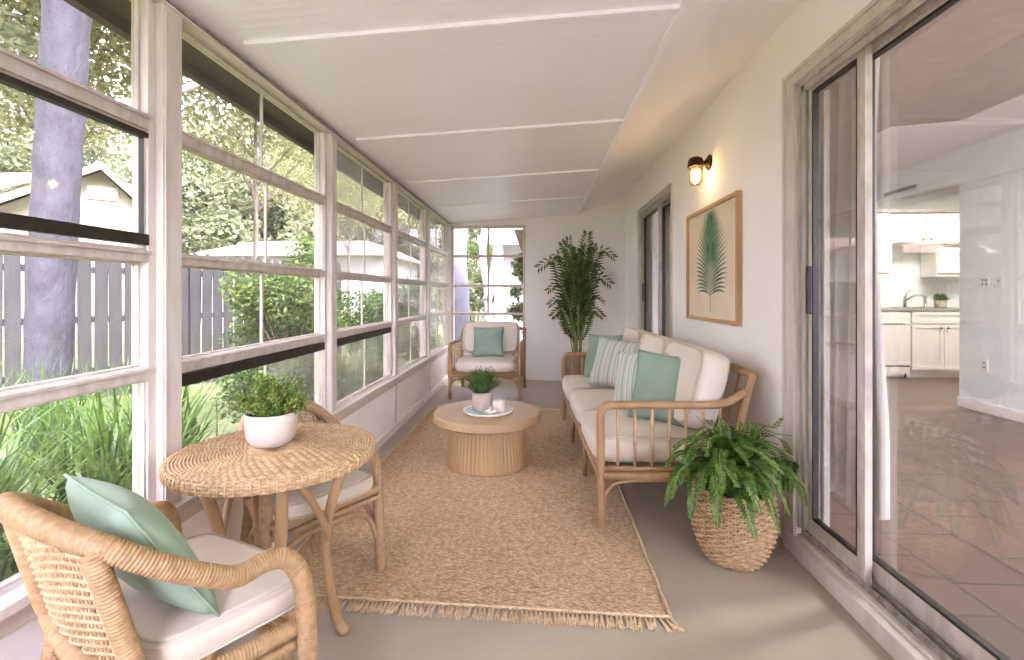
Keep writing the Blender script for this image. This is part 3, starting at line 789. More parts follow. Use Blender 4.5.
def potted(name, label, loc, prof, mp, soil_r, soil_z, segs=48):
    t = thing(name, label, 'potted plant', loc)
    q = MB(); q.lathe(prof, segs); q.build('pot', mp, t, smooth=True)
    q = MB(); q.lathe([(0, soil_z), (soil_r*.6, soil_z+.004), (soil_r, soil_z-.002)], 24); q.build('soil', M['soil'], t, smooth=True)
    return t
t = potted('potted_grass_plant', 'small spiky green plant in a pale clay pot on the coffee table tray', POT, [(0, 0), (.058, 0), (.064, .006), (.069, .06), (.070, .125), (.064, .127), (.062, .10), (0, .10)], M['terracotta_pot'], .062, .112)
vs = []
for k in range(520):
    a = random.uniform(0, 2*PI); r0 = random.uniform(0, .04); el = random.uniform(.1, 1.15); L = random.uniform(.10, .20)
    p = Vector((r0*math.cos(a), r0*math.sin(a), .11)); d = Vector((math.cos(a)*math.sin(el), math.sin(a)*math.sin(el), math.cos(el)))
    side = Vector((-math.sin(a), math.cos(a), 0)).lerp(Vector((random.uniform(-1, 1), random.uniform(-1, 1), 0)), .3).normalized()*random.uniform(.0022, .004)
    mid = p+d*L*.55+Vector((0, 0, .012)); tip = p+d*L
    vs.append([p-side*.5, p+side*.5, mid+side, mid-side]); vs.append([mid-side, mid+side, tip+side*.1, tip-side*.1])
    for j in range(3):
        b = p+d*L*random.uniform(.4, .95); e = b+Vector((random.uniform(-1, 1), random.uniform(-1, 1), random.uniform(.1, 1))).normalized()*.03
        vs.append([b, b.lerp(e, .5)+side, e, b.lerp(e, .5)-side])
np_mesh('foliage', np.array([[tuple(v) for v in f] for f in vs]), 4, M['leaf_spiky'], t)
t = thing('ceramic_cup', 'small blush ceramic cup on the tray beside the clay pot', 'cup', (CX+.088, CY-.055, TZ+.0125))
q = MB(); q.lathe([(0, 0), (.038, 0), (.043, .005), (.045, .085), (.042, .087), (.039, .07), (0, .068)], 36); q.build('cup_body', M['cup'], t, smooth=True)
t = thing('wooden_bead_knot', 'little white bead knot lying on the tray in front of the pots', 'ornament', (CX+.03, CY-.125, TZ+.0125))
q = MB()
for x_, y_, z_, s_ in ((0,0,.015,.015),(.022,.006,.013,.013),(-.022,.004,.012,.012),(.008,-.016,.011,.011),(-.010,.016,.012,.012),(.004,.004,.036,.012),(-.042,.006,.009,.009),(.040,.012,.010,.010)): q.sphere((x_, y_, z_), s_, 12, 8)
q.build('beads', M['bead'], t, smooth=True)

# ---------------------------------------------------------------- rug
t = thing('jute_rug', 'large woven jute rug with fringe in the middle of the porch floor', 'rug', (0, 0, 0))
rg = [(-1.12, 1.86), (.49, 1.80), (.52, 4.97), (-1.10, 4.97)]
rgg = MB(); nx, ny = 60, 120; vs = []; fs = []
def rp(u, v):
    a = Vector(rg[0]).lerp(Vector(rg[1]), u); b = Vector(rg[3]).lerp(Vector(rg[2]), u); return a.lerp(b, v)
for i in range(nx+1):
    for j in range(ny+1):
        p = rp(i/nx, j/ny); e = min(i, nx-i, j, ny-j); vs.append((p.x+.0015*math.sin(j*1.7), p.y+.002*math.sin(i*1.1), .002 if e == 0 else .0075+.0008*math.sin(i*2.1+j*.7)))
for i in range(nx):
    for j in range(ny): a = i*(ny+1)+j; fs.append((a, a+ny+1, a+ny+2, a+1))
rgg.add(vs, fs)
rgg.add([(p[0], p[1], 0.0005) for p in rg], [(3, 2, 1, 0)]); rgg.build('woven_field', M['jute'], t, smooth=True)
q = MB()
for a, b in ((0, 1), (1, 2), (2, 3), (3, 0)):
    A, B_ = Vector(rg[a]), Vector(rg[b]); n = int((B_-A).length/.012)
    q.tube([(A.lerp(B_, k/n).x, A.lerp(B_, k/n).y, .0075+.0015*math.sin(k*2)) for k in range(n+1)], .007, 6)
q.build('edge_binding', M['jute_plain'], t, smooth=True)
for e0, e1, sgn in ((0, 1, -1), (3, 2, 1)):
    q = MB(); A, B_ = Vector(rg[e0]), Vector(rg[e1]); n = 92
    for k in range(n):
        p = A.lerp(B_, (k+.5)/n); dx = random.uniform(-.014, .014) + (.03 if k > n-4 and sgn < 0 else 0); L = random.uniform(.062, .08)
        for j in range(4):
            w_ = (j-1.5)*.0022; sp = (j-1.5)*random.uniform(.003, .006)
            q.tube([(p.x+w_, p.y, .008), (p.x+w_*.4+dx*.3, p.y+sgn*L*.3, .006), (p.x+dx*.7+sp, p.y+sgn*L*.7, .0045), (p.x+dx+sp*1.6, p.y+sgn*(L+random.uniform(-.006, .006)), .0035)], [.0024, .0028, .0024, .0016], 5)
    q.build('fringe', M['jute_plain'], t, smooth=True)

# ---------------------------------------------------------------- basket planter (the fern comes later)
BX, BY = .885, 2.235
def basket_r(z):    # outline of the basket
    ks = [(0, .108), (.04, .134), (.12, .166), (.20, .178), (.27, .172), (.325, .162)]
    for (z0, r0), (z1, r1) in zip(ks, ks[1:]):
        if z <= z1: u = (z-z0)/(z1-z0); return r0+(r1-r0)*u
    return ks[-1][1]
bask = thing('fern_basket', 'bushy green fern in a tall round woven basket beside the sofa arm', 'potted plant', (BX, BY, 0))
q = MB(); ns = 40
for i in range(27):
    z = .010+i*.0118; r = basket_r(z); pts = []
    for k in range(ns*4):
        a = 2*PI*k/(ns*4); w_ = .0062*math.cos(PI*k/4*1.0+PI*i)
        pts.append(((r+w_)*math.cos(a), (r+w_)*math.sin(a), z+.0012*math.sin(k*.9+i)))
    q.tube(pts, .0058, 5, closed=True)
for k in range(ns//2*2):
    a = 2*PI*k/ns*1.0
    q.tube([((basket_r(z)-.001)*math.cos(a), (basket_r(z)-.001)*math.sin(a), z) for z in (0.004, .05, .1, .15, .2, .25, .32)], .0042, 5)
q.build('woven_body', M['weave'], bask, smooth=True)
q = MB(); pts = [(.165*math.cos(2*PI*k/160), .165*math.sin(2*PI*k/160), .325+.003*math.sin(k*1.1)) for k in range(160)]
q.tube(pts, .0085, 8, closed=True); q.build('rim', M['weave'], bask, smooth=True)
q = MB(); q.lathe([(0, .006), (.100, .006), (.158, .13), (.166, .22), (.156, .325), (.150, .325), (.15, .29), (0, .29)], 40); tag(q.build('liner', M['dark'], bask, smooth=True), 'dark inner pot')
q = MB(); q.lathe([(0, .300), (.10, .298), (.152, .292)], 32); q.build('soil', M['soil'], bask, smooth=True)

# ---------------------------------------------------------------- wall lamp
LA = .097
lamp = thing('wall_sconce', 'small bronze wall lamp with clear glass shade, lit, above the palm print', 'lamp', (XR, 3.43, 2.12))
def TX_(c, r, h, seg=28): pass
q = MB(); pts = [(-.0, 0, 0), (-.012, 0, 0), (-.018, 0, 0), (-.030, 0, 0)]
q.tube([(0, 0, 0), (-.010, 0, 0)], .055, 28); q.tube([(-.010, 0, 0), (-.020, 0, 0)], [.048, .040], 28); q.tube([(-.02, 0, 0), (-.034, 0, 0)], [.026, .020], 20)
q.build('wall_plate', M['brass'], lamp, smooth=True, bevel=.002)
q = MB(); q.tube(smooth_path([(-.02, 0, 0), (-.055, 0, .004), (-.075, 0, .012), (-.085, 0, .008)], .006), .013, 12); q.build('arm', M['brass'], lamp, smooth=True)
q = MB(); q.lathe([(0, .040), (.022, .040), (.040, .032), (.050, .018), (.053, -.012), (.055, -.030), (.048, -.030), (0, -.026)], 32, (-LA, 0, 0)); q.build('cap', M['brass'], lamp, smooth=True)
q = MB(); q.lathe([(.047, -.028), (.050, -.06), (.051, -.11), (.046, -.140), (.030, -.158), (.0, -.164)], 32, (-LA, 0, 0)); sh = q.build('glass_shade', M['bulb_glass'], lamp, smooth=True)
so = sh.modifiers.new('thick', 'SOLIDIFY'); so.thickness = .002
q = MB(); q.lathe([(0, -.026), (.014, -.026), (.014, -.05), (0, -.05)], 16, (-LA, 0, 0)); q.build('bulb_socket', M['brass'], lamp)
q = MB()
for k in range(4):
    a = PI/2*k; q.tube(smooth_path([(-LA+.005*math.cos(a), .005*math.sin(a), -.05), (-LA+.014*math.cos(a), .014*math.sin(a), -.08), (-LA+.012*math.cos(a), .012*math.sin(a), -.115), (-LA, 0, -.125)], .01), .0022, 6)
tag(q.build('filament', M['filament'], lamp), 'glowing warm filament')
# ---------------------------------------------------------------- palm print
pic = thing('palm_print', 'framed print of a single green palm leaf on the right wall', 'framed picture', (XR-.001, 3.375, 1.41))
hw_, hh_ = .485, .40
q = MB()
for b in ((-.032, -hw_, -hh_, 0, hw_, -hh_+.025), (-.032, -hw_, hh_-.025, 0, hw_, hh_), (-.032, -hw_, -hh_+.025, 0, -hw_+.025, hh_-.025), (-.032, hw_-.025, -hh_+.025, 0, hw_, hh_-.025)): q.box(*b)
q.build('picture_frame', M['frame_oak'], pic, bevel=.002)
q = MB(); q.box(-.014, -hw_+.02, -hh_+.02, -.010, hw_-.02, hh_-.02)
q.build('paper', mat('print_paper', '#d9c8ae', '#e0d0b8', .8, 6), pic)
fr = leafmat('printed_leaf_ink', ['#3f6248', '#5b8062', '#6f9474', '#4d7257'], .8, 0)
vs = []; x = -.0152
def QD(a, b, c, d): vs.append([(x, p[0], p[1]) for p in (a, b, c, d)])
for i in range(30):
    z = -.335+.02*i; QD((-.005, z), (.005, z), (.005, z+.021), (-.005, z+.021))
for i in range(26):
    s_ = i/25; z = -.22+.42*s_; L = .33+.03*math.sin(PI*s_)-.15*s_**2.5-.06*(1-s_)**3; th = R(2+70*s_**1.15)
    for sg in (-1, 1):
        P0 = Vector((0, z)); bend = []
        for j in range(9):
            tt = j/8; ang = th+R(20)-R(40)*(1-s_*.6)*tt
            bend.append(P0.copy()); P0 = P0+Vector((sg*math.cos(ang), math.sin(ang)))*L/8
        for j in range(8):
            w0 = .0085*math.sin(PI*min(.97, (j+.4)/8.6)); w1 = .0085*math.sin(PI*min(.97, (j+1.4)/8.6))
            a, b = bend[j], bend[j+1]; nrm = Vector((-(b-a).y, (b-a).x)).normalized()
            x = -.0150-.00002*i; QD(a-nrm*w0, b-nrm*w1, b+nrm*w1, a+nrm*w0)
V = np.array(vs); V[:, :, 1] *= 1.0; V[:, :, 2] = np.clip(V[:, :, 2], -.36, .36); V[:, :, 1] = np.clip(V[:, :, 1], -.44, .44)
np_mesh('printed_palm_leaf', V, 4, fr, pic)

# ---------------------------------------------------------------- curtains
def curtain(label, x0, y0, x1, y1, z0, z1, folds, amp, seed, m=None, taper=0):
    rnd = random.Random(seed); N = folds*10; K = 22; vs = []; fs = []
    d = Vector((x1-x0, y1-y0)); L = d.length; d.normalize(); nrm = Vector((-d.y, d.x))
    ph = [rnd.uniform(-.5, .5) for _ in range(folds+2)]; am = [rnd.uniform(.5, 1.2) for _ in range(folds+2)]
    for i in range(N+1):
        u = i/N; f = u*folds; j = int(f); A = amp*am[min(j, folds)]
        for k in range(K+1):
            v = k/K; z = z1+(z0+.015*math.sin(u*23+seed)-z1)*v
            off = A*math.sin(2*PI*f+ph[min(j, folds)]*v)*(.75+.25*v) + .012*math.sin(5*v+u*9)
            uu = u + taper*(.5-u)*math.sin(PI*min(1, v*1.2))*.3
            p = Vector((x0, y0))+d*L*uu+nrm*off; vs.append((p.x, p.y, z))
    for i in range(N):
        for k in range(K): a = i*(K+1)+k; fs.append((a, a+K+1, a+K+2, a+1))
    q = MB(); q.add(vs, fs); o = q.build('curtain', m or M['curtain'], smooth=True)
    s_ = o.modifiers.new('thick', 'SOLIDIFY'); s_.thickness = .003
    return tag(o, label, 'curtain')
curtain('taupe curtain bunched behind the near sliding glass door', 1.46, 2.10, 1.43, 2.64, .25, 2.56, 7, .035, 3, taper=.5)
curtain('taupe curtain behind the far sliding door over the sofa', 1.45, 4.40, 1.45, 5.72, .2, 2.5, 14, .03, 5)
t = thing('curtain_rod', 'white curtain rod with bracket inside above the near sliding door', 'curtain rod', (1.45, .9, 2.58))
q = MB(); q.tube([(0, -1.8, 0), (0, 1.75, 0)], .010, 10); q.build('rod', M['white_trim'], t, smooth=True)
for yy in (1.0, -1.2):
    q = MB(); q.box(-.11, yy-.008, -.005, .012, yy+.008, .010); q.box(-.11, yy-.02, -.04, -.105, yy+.02, .04); q.box(-.01, yy-.008, -.03, .0, yy+.008, .0); q.build('bracket', M['white_trim'], t)

# ---------------------------------------------------------------- dining wall fittings
def plate(name, label, y, z, w, h, slots):
    t = thing(name, label, name.replace('_', ' '), (HX1, y, z), group='wall outlets of the dining room' if name == 'wall_outlet' else None)
    q = MB(); q.box(-.006, -w/2, -h/2, 0, w/2, h/2); q.build('cover_plate', M['plate'], t, bevel=.002)
    for (a, b, c, d) in slots: boxo('slot' if name != 'light_switch' else 'toggle', (-.008, a, c, -.004, b, d), M['dark'] if name != 'light_switch' else M['track'], t)
plate('wall_outlet', 'double socket plate left of the switch on the cool white dining wall', 4.90, 1.315, .12, .12, [(-.04,-.028,.012,.03),(.0,.012,.012,.03),(-.04,-.028,-.03,-.012),(0,.012,-.03,-.012)])
plate('light_switch', 'light switch plate on the cool white dining wall', 4.745, 1.32, .075, .12, [(-.006,.006,-.012,.015)])
plate('wall_outlet', 'low socket plate near the floor of the dining wall', 4.89, .512, .075, .12, [(-.012,-.004,.012,.03),(.004,.012,.012,.03),(-.012,-.004,-.03,-.012),(.004,.012,-.03,-.012)])
t = thing('air_vent', 'slim dark air vent above the kitchen opening', 'vent', (HX1, 5.98, 2.435))
q = MB(); q.box(-.008, -.27, -.025, 0, .27, .025); q.build('vent_frame', M['plate'], t)
q = MB()
for k in range(4): q.box(-.011, -.25, -.018+k*.0105, -.006, .25, -.012+k*.0105)
q.build('louvres', M['dark'], t)
t = thing('recessed_light', 'round recessed downlight in the dining room ceiling', 'ceiling light', (3.80, 4.33, 2.73))
q = MB(); q.lathe([(.060, -.001), (.095, -.004), (.098, -.012), (.085, -.012), (.06, -.004)], 32); q.build('trim_ring', M['plate'], t, smooth=True)
q = MB(); q.lathe([(0, -.003), (.062, -.003)], 24); q.build('lens', M['track'], t)
t = thing('ceiling_lamp', 'flush ceiling lamp at the top right of the dining room', 'ceiling light', (2.75, 2.55, 2.73))
q = MB(); q.box(-.3, -.15, -.05, .3, .15, 0); q.build('lamp_body', M['plate'], t, bevel=.01)

# ---------------------------------------------------------------- kitchen
KY = 6.85     # cabinet front plane
def shaker(q, x0, x1, z0, z1, y):
    q.box(x0, y-.018, z0, x1, y, z1)
    f = .045
    for b in ((x0, z0, x1, z0+f), (x0, z1-f, x1, z1), (x0, z0+f, x0+f, z1-f), (x1-f, z0+f, x1, z1-f)): q.box(b[0], y-.026, b[1], b[2], y-.0181, b[3])
def cabinet(name, label, x0, x1, z0, z1, depth, doors, toe=False, y=None):
    y = KY if y is None else y
    ox = (x0+x1)/2; t = thing(name, label, 'cabinet', (ox, y, z0), group='kitchen wall cabinets' if name == 'wall_cabinet' else None)
    q = MB(); q.box(x0-ox, 0, (.10 if toe else 0), x1-ox, depth, z1-z0)
    if toe: q.box(x0-ox, .05, 0, x1-ox, depth, .10)
    q.build('body', M['cab'], t, bevel=.002)
    for (a, b, c, d, kx, kz) in doors:
        q = MB(); shaker(q, a-ox, b-ox, c-z0, d-z0, 0)
        dd = q.build('door' if kx is not None else 'drawer_front', M['cab'], t)
        if kx is not None:
            q = MB(); q.sphere((kx-ox, -.042, kz-z0), .017, 12, 8); q.tube([(kx-ox, -.022, kz-z0), (kx-ox, -.036, kz-z0)], .006, 8); q.build('knob', M['steel'], dd, smooth=True)
    return t
cabinet('base_cabinet', 'white sink base cabinet with shaker doors and knobs', 5.08, 6.2, ZI, .965, .6, [(5.09, 5.50, .17, .78, 5.46, .74), (5.51, 5.95, .17, .78, 5.55, .74), (5.09, 5.95, .80, .955, None, None)], toe=True)
t = thing('dishwasher', 'white dishwasher left of the sink cabinet', 'dishwasher', (4.775, KY, ZI))
q = MB(); q.box(-.29, 0, .02, .295, .58, .91); q.build('body', M['cab'], t)
q = MB(); q.box(-.29, -.022, .175, .29, 0, .72); q.build('door', M['cab'], t, bevel=.004)
q = MB(); q.box(-.29, -.026, .735, .29, 0, .90); q.box(-.22, -.036, .75, .22, -.026, .767); q.build('control_panel', M['cab'], t, bevel=.004)
q = MB(); q.box(-.29, -.015, .06, .29, 0, .155); q.build('kick_panel', M['cab'], t)
q = MB(); q.box(-.29, -.006, .156, .29, 0, .173); q.build('gap', M['dark'], t)
q = MB(); q.tube([(.24, -.005, .0), (.24, -.005, .075)], .012, 8); q.build('drain_hose', M['dark'], t)
tag(boxo('worktop', (4.48, KY-.03, .967, 6.2, KY+.62, 1.005), M['counter'], bevel=.004), 'grey stone kitchen worktop over the white base cabinets', 'worktop')
UY = 7.10
cabinet('wall_cabinet', 'white wall cabinet above the sink with two knobs', 5.0, 6.2, 1.91, 2.345, .38, [(5.01, 5.46, 1.93, 2.33, 5.42, 1.975), (5.48, 5.95, 1.93, 2.33, 5.53, 1.975)], y=UY)
cabinet('wall_cabinet', 'tall narrow white wall cabinet at the left of the sink', 4.5, 4.99, 1.485, 2.345, .40, [(4.51, 4.98, 1.50, 2.33, None, None)], y=UY-.03)
cabinet('wall_cabinet', 'short white cabinet hanging right of the sink under the larger one', 5.70, 6.2, 1.45, 1.90, .28, [(5.71, 6.15, 1.50, 1.89, None, None)], y=UY+.1)
tag(boxo('cabinet_cornice', (4.48, UY-.06, 2.347, 6.2, UY+.35, 2.40), M['counter'], bevel=.004), 'grey top moulding over the kitchen wall cabinets', 'moulding')
WT = 1.005
t = thing('kitchen_faucet', 'arched steel kitchen faucet behind the sink', 'faucet', (5.33, 7.28, WT))
q = MB(); q.tube([(0, 0, 0), (0, 0, .012)], .035, 16); q.tube([(0, 0, .01), (0, 0, .15)], .020, 14); q.build('base', M['steel'], t, smooth=True)
q = MB(); q.tube(smooth_path([(0, 0, .08), (.05, -.02, .135), (.12, -.05, .175), (.19, -.07, .17), (.23, -.075, .145)], .01), .014, 10); q.build('spout', M['steel'], t, smooth=True)
q = MB(); q.tube(smooth_path([(0, 0, .15), (.02, 0, .20), (.09, .01, .25)], .01), .009, 8); q.build('lever', M['steel'], t, smooth=True)
t = thing('soap_dispenser', 'small steel soap dispenser right of the faucet', 'dispenser', (5.61, 7.28, WT))
q = MB(); q.lathe([(0, 0), (.026, 0), (.026, .012), (.016, .016), (.016, .13), (.022, .135), (.022, .165), (0, .165)], 16); q.build('body', M['steel'], t, smooth=True)
q = MB(); q.tube([(0, 0, .15), (-.035, -.01, .155)], .008, 8); q.build('nozzle', M['steel'], t, smooth=True)
q = MB(); q.box(-.28, -.20, 0, .28, -.18, .006); q.box(-.28, .18, 0, .28, .20, .006); q.box(-.28, -.2, 0, -.26, .2, .006); q.box(.26, -.2, 0, .28, .2, .006); q.box(-.26, -.18, 0, .26, .18, .002)
tag(q.build('sink_rim', M['steel'], loc=(5.36, 7.05, WT), bevel=.002), 'steel sink rim set in the kitchen worktop', 'sink')
t = potted('potted_herb', 'tiny green plant in a white pot on the kitchen worktop', (5.79, 7.24, WT), [(0, 0), (.055, 0), (.068, .01), (.078, .105), (.073, .105), (.069, .085), (0, .085)], M['pot_white'], .069, .095, 28)
vs = []
for k in range(240):
    a = random.uniform(0, 2*PI); el = random.uniform(.1, 1.3); L = random.uniform(.07, .14); p = Vector((.03*math.cos(a), .03*math.sin(a), .095))
    d = Vector((math.cos(a)*math.sin(el), math.sin(a)*math.sin(el), math.cos(el))); sd = Vector((-math.sin(a), math.cos(a), .2))*.007
    vs.append([p, p+d*L*.5+sd, p+d*L, p+d*L*.5-sd])
np_mesh('foliage', np.array([[tuple(v) for v in f] for f in vs]), 4, M['leaf_spiky'], t)
# ================================================================== PLANTS
def frond(rachis, plen, npair, width, droop=.25, fold=.35, taper=None, fwd=.6, start=.12, rnd=random, roll=0):
    """list of quads for a feather leaf; rachis: list of points"""
    out = []; P = [Vector(p) for p in rachis]; n = len(P); T, N = frames_along(P)
    for i in range(npair):
        t = start+(1-start)*(i+.5)/npair; x = t*(n-1); j = min(int(x), n-2); f = x-j
        p = P[j].lerp(P[j+1], f); tn = T[j].lerp(T[j+1], f).normalized()
        side = tn.cross(Vector((0, 0, 1)))
        side = side.normalized() if side.length > .15 else tn.cross(N[j]).normalized()
        upv = side.cross(tn).normalized()
        side, upv = side*math.cos(roll)+upv*math.sin(roll), upv*math.cos(roll)-side*math.sin(roll)
        L = plen*(taper(t) if taper else math.sin(PI*(.12+.85*t))**.7)*rnd.uniform(.88, 1.08)
        for sg in (1, -1):
            d = (side*sg*(1-fwd*.5)+tn*fwd+upv*fold).normalized()
            w = tn*width*.5
            m = p+d*L*.5; e = p+d*L+Vector((0, 0, -droop*L))
            w2 = (tn - d*tn.dot(d)).normalized()*width*.5
            out.append([p-w2*.5, m-w2+Vector((0, 0, -droop*L*.15)), e, m+w2+Vector((0, 0, -droop*L*.15))][::1])
    return out
def arr(v): return np.array([[tuple(q) for q in f] for f in v])
# ---- areca palm in the far right corner
PX, PY = .50, 6.12
palm = thing('potted_palm', 'tall feathery palm in a taupe pot in the far right corner', 'potted plant', (PX, PY, 0))
q = MB(); q.lathe([(0, 0), (.115, 0), (.125, .01), (.155, .25), (.168, .425), (.172, .445), (.160, .447), (.150, .42), (0, .41)], 40); q.build('pot', M['pot_brown'], palm, smooth=True)
q = MB(); q.lathe([(0, .425), (.08, .43), (.150, .420)], 24); q.build('soil', M['soil'], palm, smooth=True)
rp_ = random.Random(11)
# (tip dx, tip dy, tip z, stem height, droop)
PF = [(-.20, .02, 1.86, 1.25), (.12, -.05, 1.97, 1.3), (.22, .1, 1.84, 1.2), (-.10, .12, 1.93, 1.25), (.46, -.02, 1.66, 1.12), (-.50, -.05, 1.53, 1.02), (.33, .18, 1.52, 1.0), (-.34, .15, 1.62, 1.05),
      (.40, -.12, 1.32, .88), (-.38, -.08, 1.24, .82), (.33, .05, 1.10, .74), (-.36, .05, 1.06, .72), (.30, -.15, .92, .66), (-.33, -.12, .92, .64), (.02, -.22, 1.62, 1.1), (-.06, -.2, 1.42, .95), (.16, -.2, 1.38, .9), (-.2, .2, 1.4, 1.0), (.0, .1, 1.78, 1.2), (.2, -.14, 1.7, 1.15), (-.24, -.12, 1.70, 1.12)]
for k, (dx, dy, tz, sh) in enumerate(PF):
    a0 = 2*PI*k/len(PF); bx, by = .045*math.cos(a0*3), .045*math.sin(a0*3)
    pk = Vector((dx*.55, dy*.55, tz + (.02 if tz > 1.75 else .07)))
    pts = smooth_path([(bx, by, .40), (bx+dx*.05, by+dy*.05, sh*.62), (bx+dx*.18, by+dy*.18, sh), tuple(pk) if tz < 1.75 else (bx+dx*.5, by+dy*.5, sh+(tz-sh)*.62), (dx, dy, tz)], .03)
    L = [0]
    for a, b in zip(pts, pts[1:]): L.append(L[-1]+(b-a).length)
    n = len(pts)
    q = MB(); q.tube(pts, [max(.0018, .0085*(1-i/n)**.8) for i in range(n)], 7)
    st = q.build('stem', M['stem'], palm, smooth=True)
    s0 = next(i for i in range(n) if pts[i].z > sh*.86 or i == n-1)
    V = frond(pts[s0:], .27 if tz > 1.3 else .20, 24, .026, roll=(rp_.uniform(.7, 1.2)*(1 if k % 2 else -1)), droop=.18, fold=.12, fwd=.55, start=.02, taper=lambda t: (.5+.5*math.sin(PI*min(1, t*1.05)**.8))*(1-.4*t), rnd=rp_)
    np_mesh('frond', arr(V), 4, M['leaf_palm'], palm)
# ---- fern
rf = random.Random(5)
nf = 64
for k in range(nf):
    a = 2*PI*k*.382+rf.uniform(-.2, .2); lay = k/nf
    reach = .13+.21*rf.uniform(.6, 1.05)*(.5+.5*lay); top = .36+.17*(1-lay)+rf.uniform(.0, .06); end = top+.02-.17*lay+rf.uniform(-.06, .03)
    if math.sin(a) > .3: reach *= .55; end += .04
    if math.cos(a) > .4: reach *= .92
    end = max(end, .255); r0 = rf.uniform(.01, .06)
    P = [(r0*math.cos(a), r0*math.sin(a), .29), ((r0+reach*.3)*math.cos(a), (r0+reach*.3)*math.sin(a), top), ((r0+reach*.72)*math.cos(a+.1), (r0+reach*.72)*math.sin(a+.1), top+.01), ((reach+r0)*math.cos(a+.2), (reach+r0)*math.sin(a+.2), end)]
    mx_ = XR-BX-.05
    P = [(min(p[0], mx_+(.0 if i < 3 else .0)), p[1], p[2]) for i, p in enumerate(P)]
    if math.sin(a) > -.1: P = [(p[0], min(p[1], .20), p[2]) for p in P]
    pts = smooth_path(P, .012)
    V = frond(pts, .056, 26, .017, droop=.12, fold=.12, fwd=.35, start=.22, taper=lambda t: (.35+.65*math.sin(PI*(.15+.75*t)))*(1.05-.75*t**2.5), rnd=rf)
    fo = np_mesh('frond', arr(V), 4, M['leaf_fern'], bask)
    q = MB(); q.tube(pts, .0014, 4); q.build('stem', M['stem'], fo)
# ---- boxwood-like plant on the bistro table
BP = (-.925, 1.62)
tb = potted('potted_shrub', 'small leafy shrub in a white round-bottomed pot on the wicker table', (BP[0], BP[1], .6785), [(0, 0), (.050, 0), (.066, .008), (.078, .030), (.083, .065), (.084, .112), (.078, .114), (.075, .095), (0, .09)], M['pot_white'], .075, .104)
rb = random.Random(3); V = []; q = MB()
for k in range(150):
    a = rb.uniform(0, 2*PI); el = math.acos(1-rb.random()*.98)*.92; L = rb.uniform(.10, .175)*(1-.22*math.sin(el))
    p = Vector((rb.uniform(-.035, .035), rb.uniform(-.035, .035), .095)); d = Vector((math.cos(a)*math.sin(el), math.sin(a)*math.sin(el), math.cos(el)*1.0+.18)).normalized()
    e = p+d*L+Vector((0, 0, .0)); q.tube([p, p.lerp(e, .5)+Vector((rb.uniform(-.006, .006),)*3), e], [.0016, .0012, .0007], 4)
    for j in range(44):
        t_ = rb.uniform(.3, 1.02); c = p.lerp(e, t_)
        u = Vector((rb.gauss(0, 1), rb.gauss(0, 1), rb.gauss(.4, 1))).normalized(); s_ = u.cross(Vector((rb.gauss(0, 1), rb.gauss(0, 1), rb.gauss(0, 1)))).normalized()
        ll = rb.uniform(.009, .015); c = c+u*.003
        V.append([c, c+u*ll*.5+s_*ll*.3, c+u*ll, c+u*ll*.5-s_*ll*.3])
q.build('stems', M['wood_stem'], tb); np_mesh('foliage', arr(V), 4, M['leaf_box'], tb)

# ================================================================== OUTSIDE
def leaf_cloud(n, blobs, size, seed, flat=.0, shell=.55):
    g = np.random.default_rng(seed); w = np.array([b[3]**2 for b in blobs]); w = w/w.sum()
    idx = g.choice(len(blobs), n, p=w); B = np.array([b[:3] for b in blobs])[idx]; Rr = np.array([b[3] for b in blobs])[idx]
    d = g.normal(size=(n, 3)); d /= np.linalg.norm(d, axis=1)[:, None]
    rr = Rr*(shell+(1-shell)*g.random(n)**.6)*(1+.22*np.sin(d[:, 0]*7+idx)*np.sin(d[:, 2]*6+idx*2))
    P = B+d*rr[:, None]*np.array([1, 1, .8])
    u = g.normal(size=(n, 3)); u[:, 2] = u[:, 2]*.7-.25; u /= np.linalg.norm(u, axis=1)[:, None]
    v = np.cross(u, g.normal(size=(n, 3))); v /= np.linalg.norm(v, axis=1)[:, None]
    L = (size*g.uniform(.6, 1.35, n))[:, None]
    return np.stack([P, P+u*L*.5+v*L*.28, P+u*L, P+u*L*.5-v*L*.28], axis=1)
def blobs_for(h0, h1, rad_, n, seed, br=(.35, .6)):
    r = random.Random(seed); out = []
    for i in range(n):
        t = (i+.5)/n; z = h0+(h1-h0)*t; a = i*2.4+r.uniform(-.4, .4); prof = math.sin(PI*(.15+.8*t))**.6
        q = rad_*prof*r.uniform(.25, .95); out.append((q*math.cos(a), q*math.sin(a), z, rad_*r.uniform(*br)))
    return out
def make_tree(label, x, y, h0, h1, rad_, nleaf, seed, lm, size=.10, trunk_r=.12, bark='bark2', group=None, nblob=22):
    t = thing('garden_tree', label, 'tree', (x, y, -.12), group='garden trees beyond the fence')
    bl = blobs_for(h0, h1, rad_, nblob, seed); r = random.Random(seed)
    q = MB(); ax = [(0, 0, 0), (.05, .03, h0*.6), (.0, .1, h0+.4), (.1, 0, h1*.85)]
    pts = smooth_path(ax, .25); q.tube(pts, [trunk_r*(1.15-.9*i/len(pts)) for i in range(len(pts))], 10); q.build('trunk', M[bark], t, smooth=True)
    for b in bl[::2]:
        s = pts[min(len(pts)-1, int(len(pts)*max(.3, (b[2]-.8)/h1*.9)))]
        q = MB(); m_ = (Vector(b[:3])+s)/2+Vector((0, 0, .15)); pp = smooth_path([s, m_, Vector(b[:3])], .3)
        q.tube(pp, [trunk_r*.45*(1-.8*i/len(pp)) for i in range(len(pp))], 6); q.build('branch', M[bark], t, smooth=True)
    np_mesh('crown', leaf_cloud(nleaf, bl, size, seed), 4, M[lm], t)
    return t
def move_copy(src, x, y, rz, sc, label):
    c = copy_tree(src); c.location = (x, y, -.12); c.rotation_euler = (0, 0, rz); c.scale = (sc, sc, sc); c['label'] = label; return c
